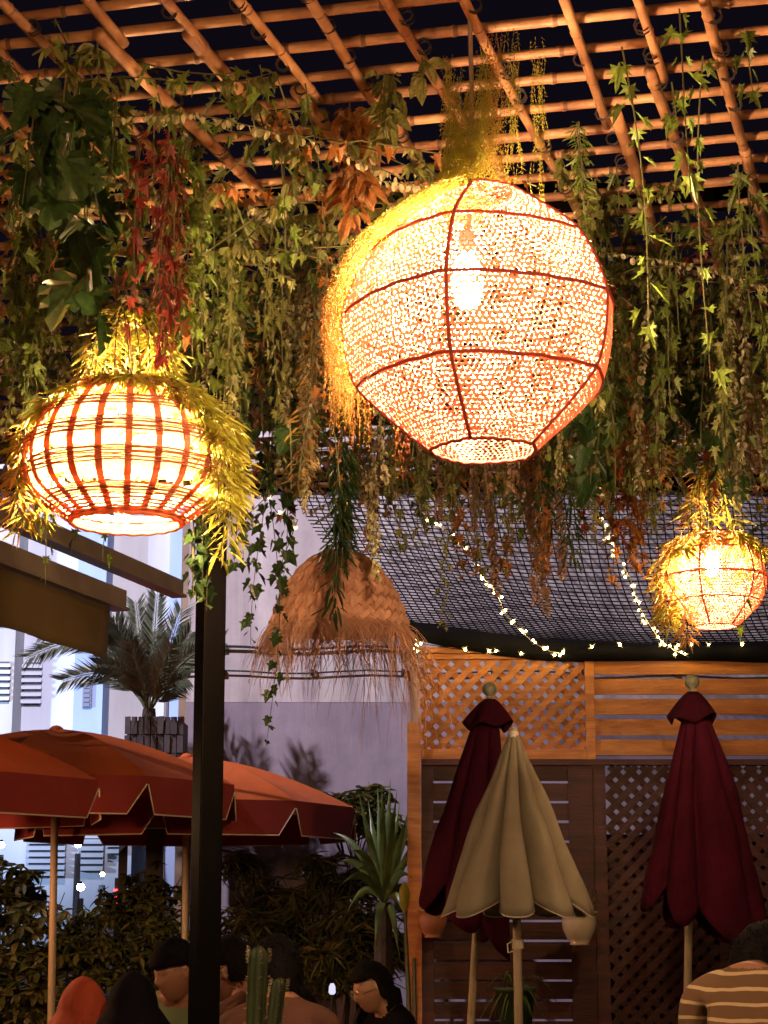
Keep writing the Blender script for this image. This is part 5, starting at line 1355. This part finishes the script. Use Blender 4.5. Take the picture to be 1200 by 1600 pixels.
def person(label, px, head_py, Y, yaw, shirt, skin='skin', lean=0, headyaw=None, headpitch=0, hair='short', s=1.0, extra=None, sleeve=True, wide=1.0, hairmat='hair', drop=.06, fwd=.04):
    top = P(px, head_py, Y); ht = top.z + drop        # crown of the head
    base = Vector((top.x, Y, 0)); t = thing('person', label, 'person', base)
    Rz = Matrix.Rotation(yaw, 3, 'Z'); hs = ht - 1.30      # seat height follows the photograph
    def J(x, y, z): return base + Rz @ Vector((x * wide, y, z + (hs if z > .3 else 0)))
    hc = J(0, lean + .015 + fwd, 1.30 - .128 - drop)
    jt = {'pel': (J(0, -.12, .55), .13), 'sp': (J(0, -.10 + lean * .3, .72), .150), 'ch': (J(0, -.06 + lean * .7, .90), .150), 'nb': (J(0, -.03 + lean * .9, 1.03), .075), 'nk': (J(0, lean - .01 + fwd * .5, 1.09 - drop * .4), .05), 'hd': (J(0, lean + fwd, 1.15 - drop), .05)}
    ed = [('pel', 'sp'), ('sp', 'ch'), ('ch', 'nb'), ('nb', 'nk'), ('nk', 'hd')]
    for e, q in ((-1, 'l'), (1, 'r')):
        jt[q + 's0'] = (J(e * .10, -.05 + lean * .8, .99), .075); jt[q + 's'] = (J(e * .185, -.04 + lean * .8, .965), .062); jt[q + 'e'] = (J(e * .215, .02 + lean * .6, .72), .052); jt[q + 'w'] = (J(e * .16, .27 + lean * .5, .70), .028); jt[q + 'h'] = (J(e * .12, .36 + lean * .5, .71), .030)
        ed += [('ch', q + 's0'), (q + 's0', q + 's'), (q + 's', q + 'e'), (q + 'e', q + 'w'), (q + 'w', q + 'h')]
        for fi in range(4):
            jt[q + 'f%d' % fi] = (J(e * (.085 + .022 * fi), .44 - .012 * abs(fi - 1.4) + lean * .5, .69), .009); ed.append((q + 'h', q + 'f%d' % fi))
        jt[q + 'th'] = (J(e * .075, .385 + lean * .5, .70), .010); ed.append((q + 'h', q + 'th'))
        jt[q + 'hp'] = (J(e * .10, -.08, .53), .10); jt[q + 'k'] = (J(e * .13, .34, .52), .065); jt[q + 'a'] = (J(e * .13, .36, .09), .04); jt[q + 't'] = (J(e * .14, .50, .045), .035)
        ed += [('pel', q + 'hp'), (q + 'hp', q + 'k'), (q + 'k', q + 'a'), (q + 'a', q + 't')]
    names = list(jt); me = bpy.data.meshes.new('sk'); me.from_pydata([tuple(jt[k][0]) for k in names], [(names.index(a), names.index(b_)) for a, b_ in ed], [])
    ob = bpy.data.objects.new('sk', me); C.objects.link(ob); sk = ob.modifiers.new('skin', 'SKIN'); sk.use_smooth_shade = True
    for i, k in enumerate(names): r_ = jt[k][1] * s; me.skin_vertices[0].data[i].radius = (r_, r_); me.skin_vertices[0].data[i].use_root = (k == 'pel')
    sb = ob.modifiers.new('sub', 'SUBSURF'); sb.levels = 2; sb.render_levels = 2
    dg = bpy.context.evaluated_depsgraph_get(); em = bpy.data.meshes.new_from_object(ob.evaluated_get(dg)); bpy.data.objects.remove(ob)
    b = MB(); b.add([v.co for v in em.vertices], [tuple(p.vertices) for p in em.polygons]); head_mesh(b, hc, yaw + (headyaw or 0), headpitch, s)
    tmp = b.build('tmp', M[skin]); rm = tmp.modifiers.new('rm', 'REMESH'); rm.mode = 'VOXEL'; rm.voxel_size = .0085; rm.use_smooth_shade = True
    dg = bpy.context.evaluated_depsgraph_get(); em2 = bpy.data.meshes.new_from_object(tmp.evaluated_get(dg)); bpy.data.objects.remove(tmp)
    em2.materials.clear()
    for m_ in (skin, shirt, 'trouser'): em2.materials.append(M[m_])
    nbp = jt['nb'][0]; idx = []
    for p in em2.polygons:
        c_ = p.center; z = c_.z - hs; loc = Rz.inverted() @ (Vector(c_) - base)
        if (Vector(c_) - hc).length < .150 * s or (c_.z > nbp.z + .055 and (Vector((c_.x, c_.y, 0)) - Vector((nbp.x, nbp.y, 0))).length < .12) or (c_.z > nbp.z + .018 and (Vector((c_.x, c_.y, 0)) - Vector((nbp.x, nbp.y, 0))).length < .085 * s): i = 0
        elif z < .60 and not (abs(loc.x) > .19 * wide): i = 2
        elif loc.y > (.12 + lean * .6) and z > .60 and z < .82: i = 0
        elif z < .56: i = 2
        else: i = 1
        idx.append(i)
    em2.polygons.foreach_set('material_index', idx); em2.polygons.foreach_set('use_smooth', [True] * len(idx))
    em2.transform(Matrix.Translation(-base)); link('body', em2, t)
    if hair: hair_mesh(hc, yaw + (headyaw or 0), headpitch, s, hair, M[hairmat], t, 'cap' if hair == 'cap' else 'hair')
    Rm = Matrix.Rotation(yaw + (headyaw or 0), 3, 'Z') @ Matrix.Rotation(headpitch, 3, 'X')
    if extra == 'glasses' or extra == 'glasses_dark':
        b = MB()
        for e in (-1, 1):
            b.tube([hc + Rm @ Vector((e * .033 + .022 * math.cos(a), .101 - abs(.2 * (e * .033 + .022 * math.cos(a))) * .4, .006 + .017 * math.sin(a))) * s for a in [2 * PI * q / 14 for q in range(15)]], .0016, 4, cap=False)
            b.tube([hc + Rm @ Vector((e * .056, .092, .010)) * s, hc + Rm @ Vector((e * .079, .03, .012)) * s, hc + Rm @ Vector((e * .080, -.015, .008)) * s], .0022, 4)
        b.tube([hc + Rm @ Vector((-.011, .102, .010)) * s, hc + Rm @ Vector((.011, .102, .010)) * s], .0016, 4)
        part(b, 'glasses', M['glass_frame' if extra == 'glasses' else 'cable'], t)
    if extra == 'hood':
        b = MB(); vs = []; nu, nv = 44, 22
        for i in range(nv + 1):
            u = i / nv
            for k in range(nu):
                a = 2 * PI * k / nu; x, y = math.sin(a), math.cos(a)
                if u < .45: th = u / .45 * PI * .5; r_ = .098 * math.sin(th) ** 1.25 + .001; z = .135 * math.cos(th) + .012; fx_ = 1
                else: w_ = (u - .45) / .55; r_ = .099 + .20 * w_ ** .95; z = .012 - .30 * w_; fx_ = 1
                r_ *= 1 + .10 * abs(math.sin(a * 3.5 + u * 5)) * u - .05 * u + .07 * noise.noise(Vector((x * 2, y * 2, u * 5 + px)))
                vs.append(hc + Matrix.Rotation(yaw + (headyaw or 0), 3, 'Z') @ Vector((x * r_ * .95, y * r_ * 1.08 - .012, z)) * s)
        fs = []
        for i in range(nv):
            for k in range(nu):
                y = math.cos(2 * PI * (k + .5) / nu); u = i / nv
                if y > .72 and .26 < u < .55: continue
                fs.append((i * nu + k, (i + 1) * nu + k, (i + 1) * nu + (k + 1) % nu, i * nu + (k + 1) % nu))
        b.add(vs, fs); o = part(b, 'headscarf', M[shirt], t, True); so = o.modifiers.new('solid', 'SOLIDIFY'); so.thickness = .005
    # stool
    st = thing('stool', 'small dark stool under ' + label.split(' ', 1)[1][:60], 'stool', base); zz = .42 + hs
    b = MB(); b.lathe([(.001, 0), (.17, 0), (.18, .015), (.17, .03), (.001, .03)], 20, base + Rz @ Vector((0, -.08, 0)) + Vector((0, 0, zz - .04))); part(b, 'seat', M['wood_dark'], st)
    for (x, y) in ((-.12, -.2), (.12, -.2), (-.12, .04), (.12, .04)):
        b = MB(); b.tube([base + Rz @ Vector((x * 1.2, y, 0)), base + Rz @ Vector((x, y, zz - .04))], .014, 8); part(b, 'leg', M['wood_dark'], st)
    return t, hc
F = lambda deg: R(deg)
person('person in a rust orange headscarf, lowest at the left', 132, 1535, 7.6, F(15), 'cloth_rust', hair=None, extra='hood')
person('person with a black headscarf seen from behind, next to the orange one', 203, 1527, 7.4, F(-10), 'cloth_black', hair=None, extra='hood')
person('person in a black cap and sage green T-shirt behind the black post', 284, 1470, 8.0, F(160), 'cloth_green', 'skin2', headyaw=F(-25), headpitch=F(-14), hair='cap', hairmat='cloth_black', wide=1.1)
person('dark-haired person in profile just right of the black post, brown shirt', 380, 1468, 7.5, F(60), 'cloth_brown', 'skin2', hair='short', headpitch=F(-12))
person('person with thick black hair and brown shirt, back turned, behind the cactus', 435, 1472, 6.9, F(10), 'cloth_brown', 'skin', hair='bushy', headpitch=F(-8), s=.95)
person('person in a patterned tan jacket, bent forward right of the cactus', 478, 1545, 7.6, F(30), 'cloth_tan', 'skin', hair='short', lean=.05)
person('long-haired person with glasses and black top, looking down at centre', 598, 1500, 8.6, F(115), 'cloth_black', 'skin', hair='long', headpitch=F(-18), extra='glasses', wide=.95, s=.88)
person('curly dark-haired person in a striped brown sweater at the lower right corner', 1178, 1450, 6.0, F(-28), 'striped', 'skin2', headyaw=F(-30), hair='bushy', extra='glasses_dark', wide=1.05, s=.92, drop=.13, fwd=.08, headpitch=F(-14))
print('leaf parts', NLEAF[0], 'objects', len(bpy.data.objects))

print('triangles', sum(len(o.data.loop_triangles) or sum(max(0, len(p.vertices) - 2) for p in o.data.polygons) for o in {m.data: m for m in bpy.data.objects if m.type == 'MESH'}.values()))
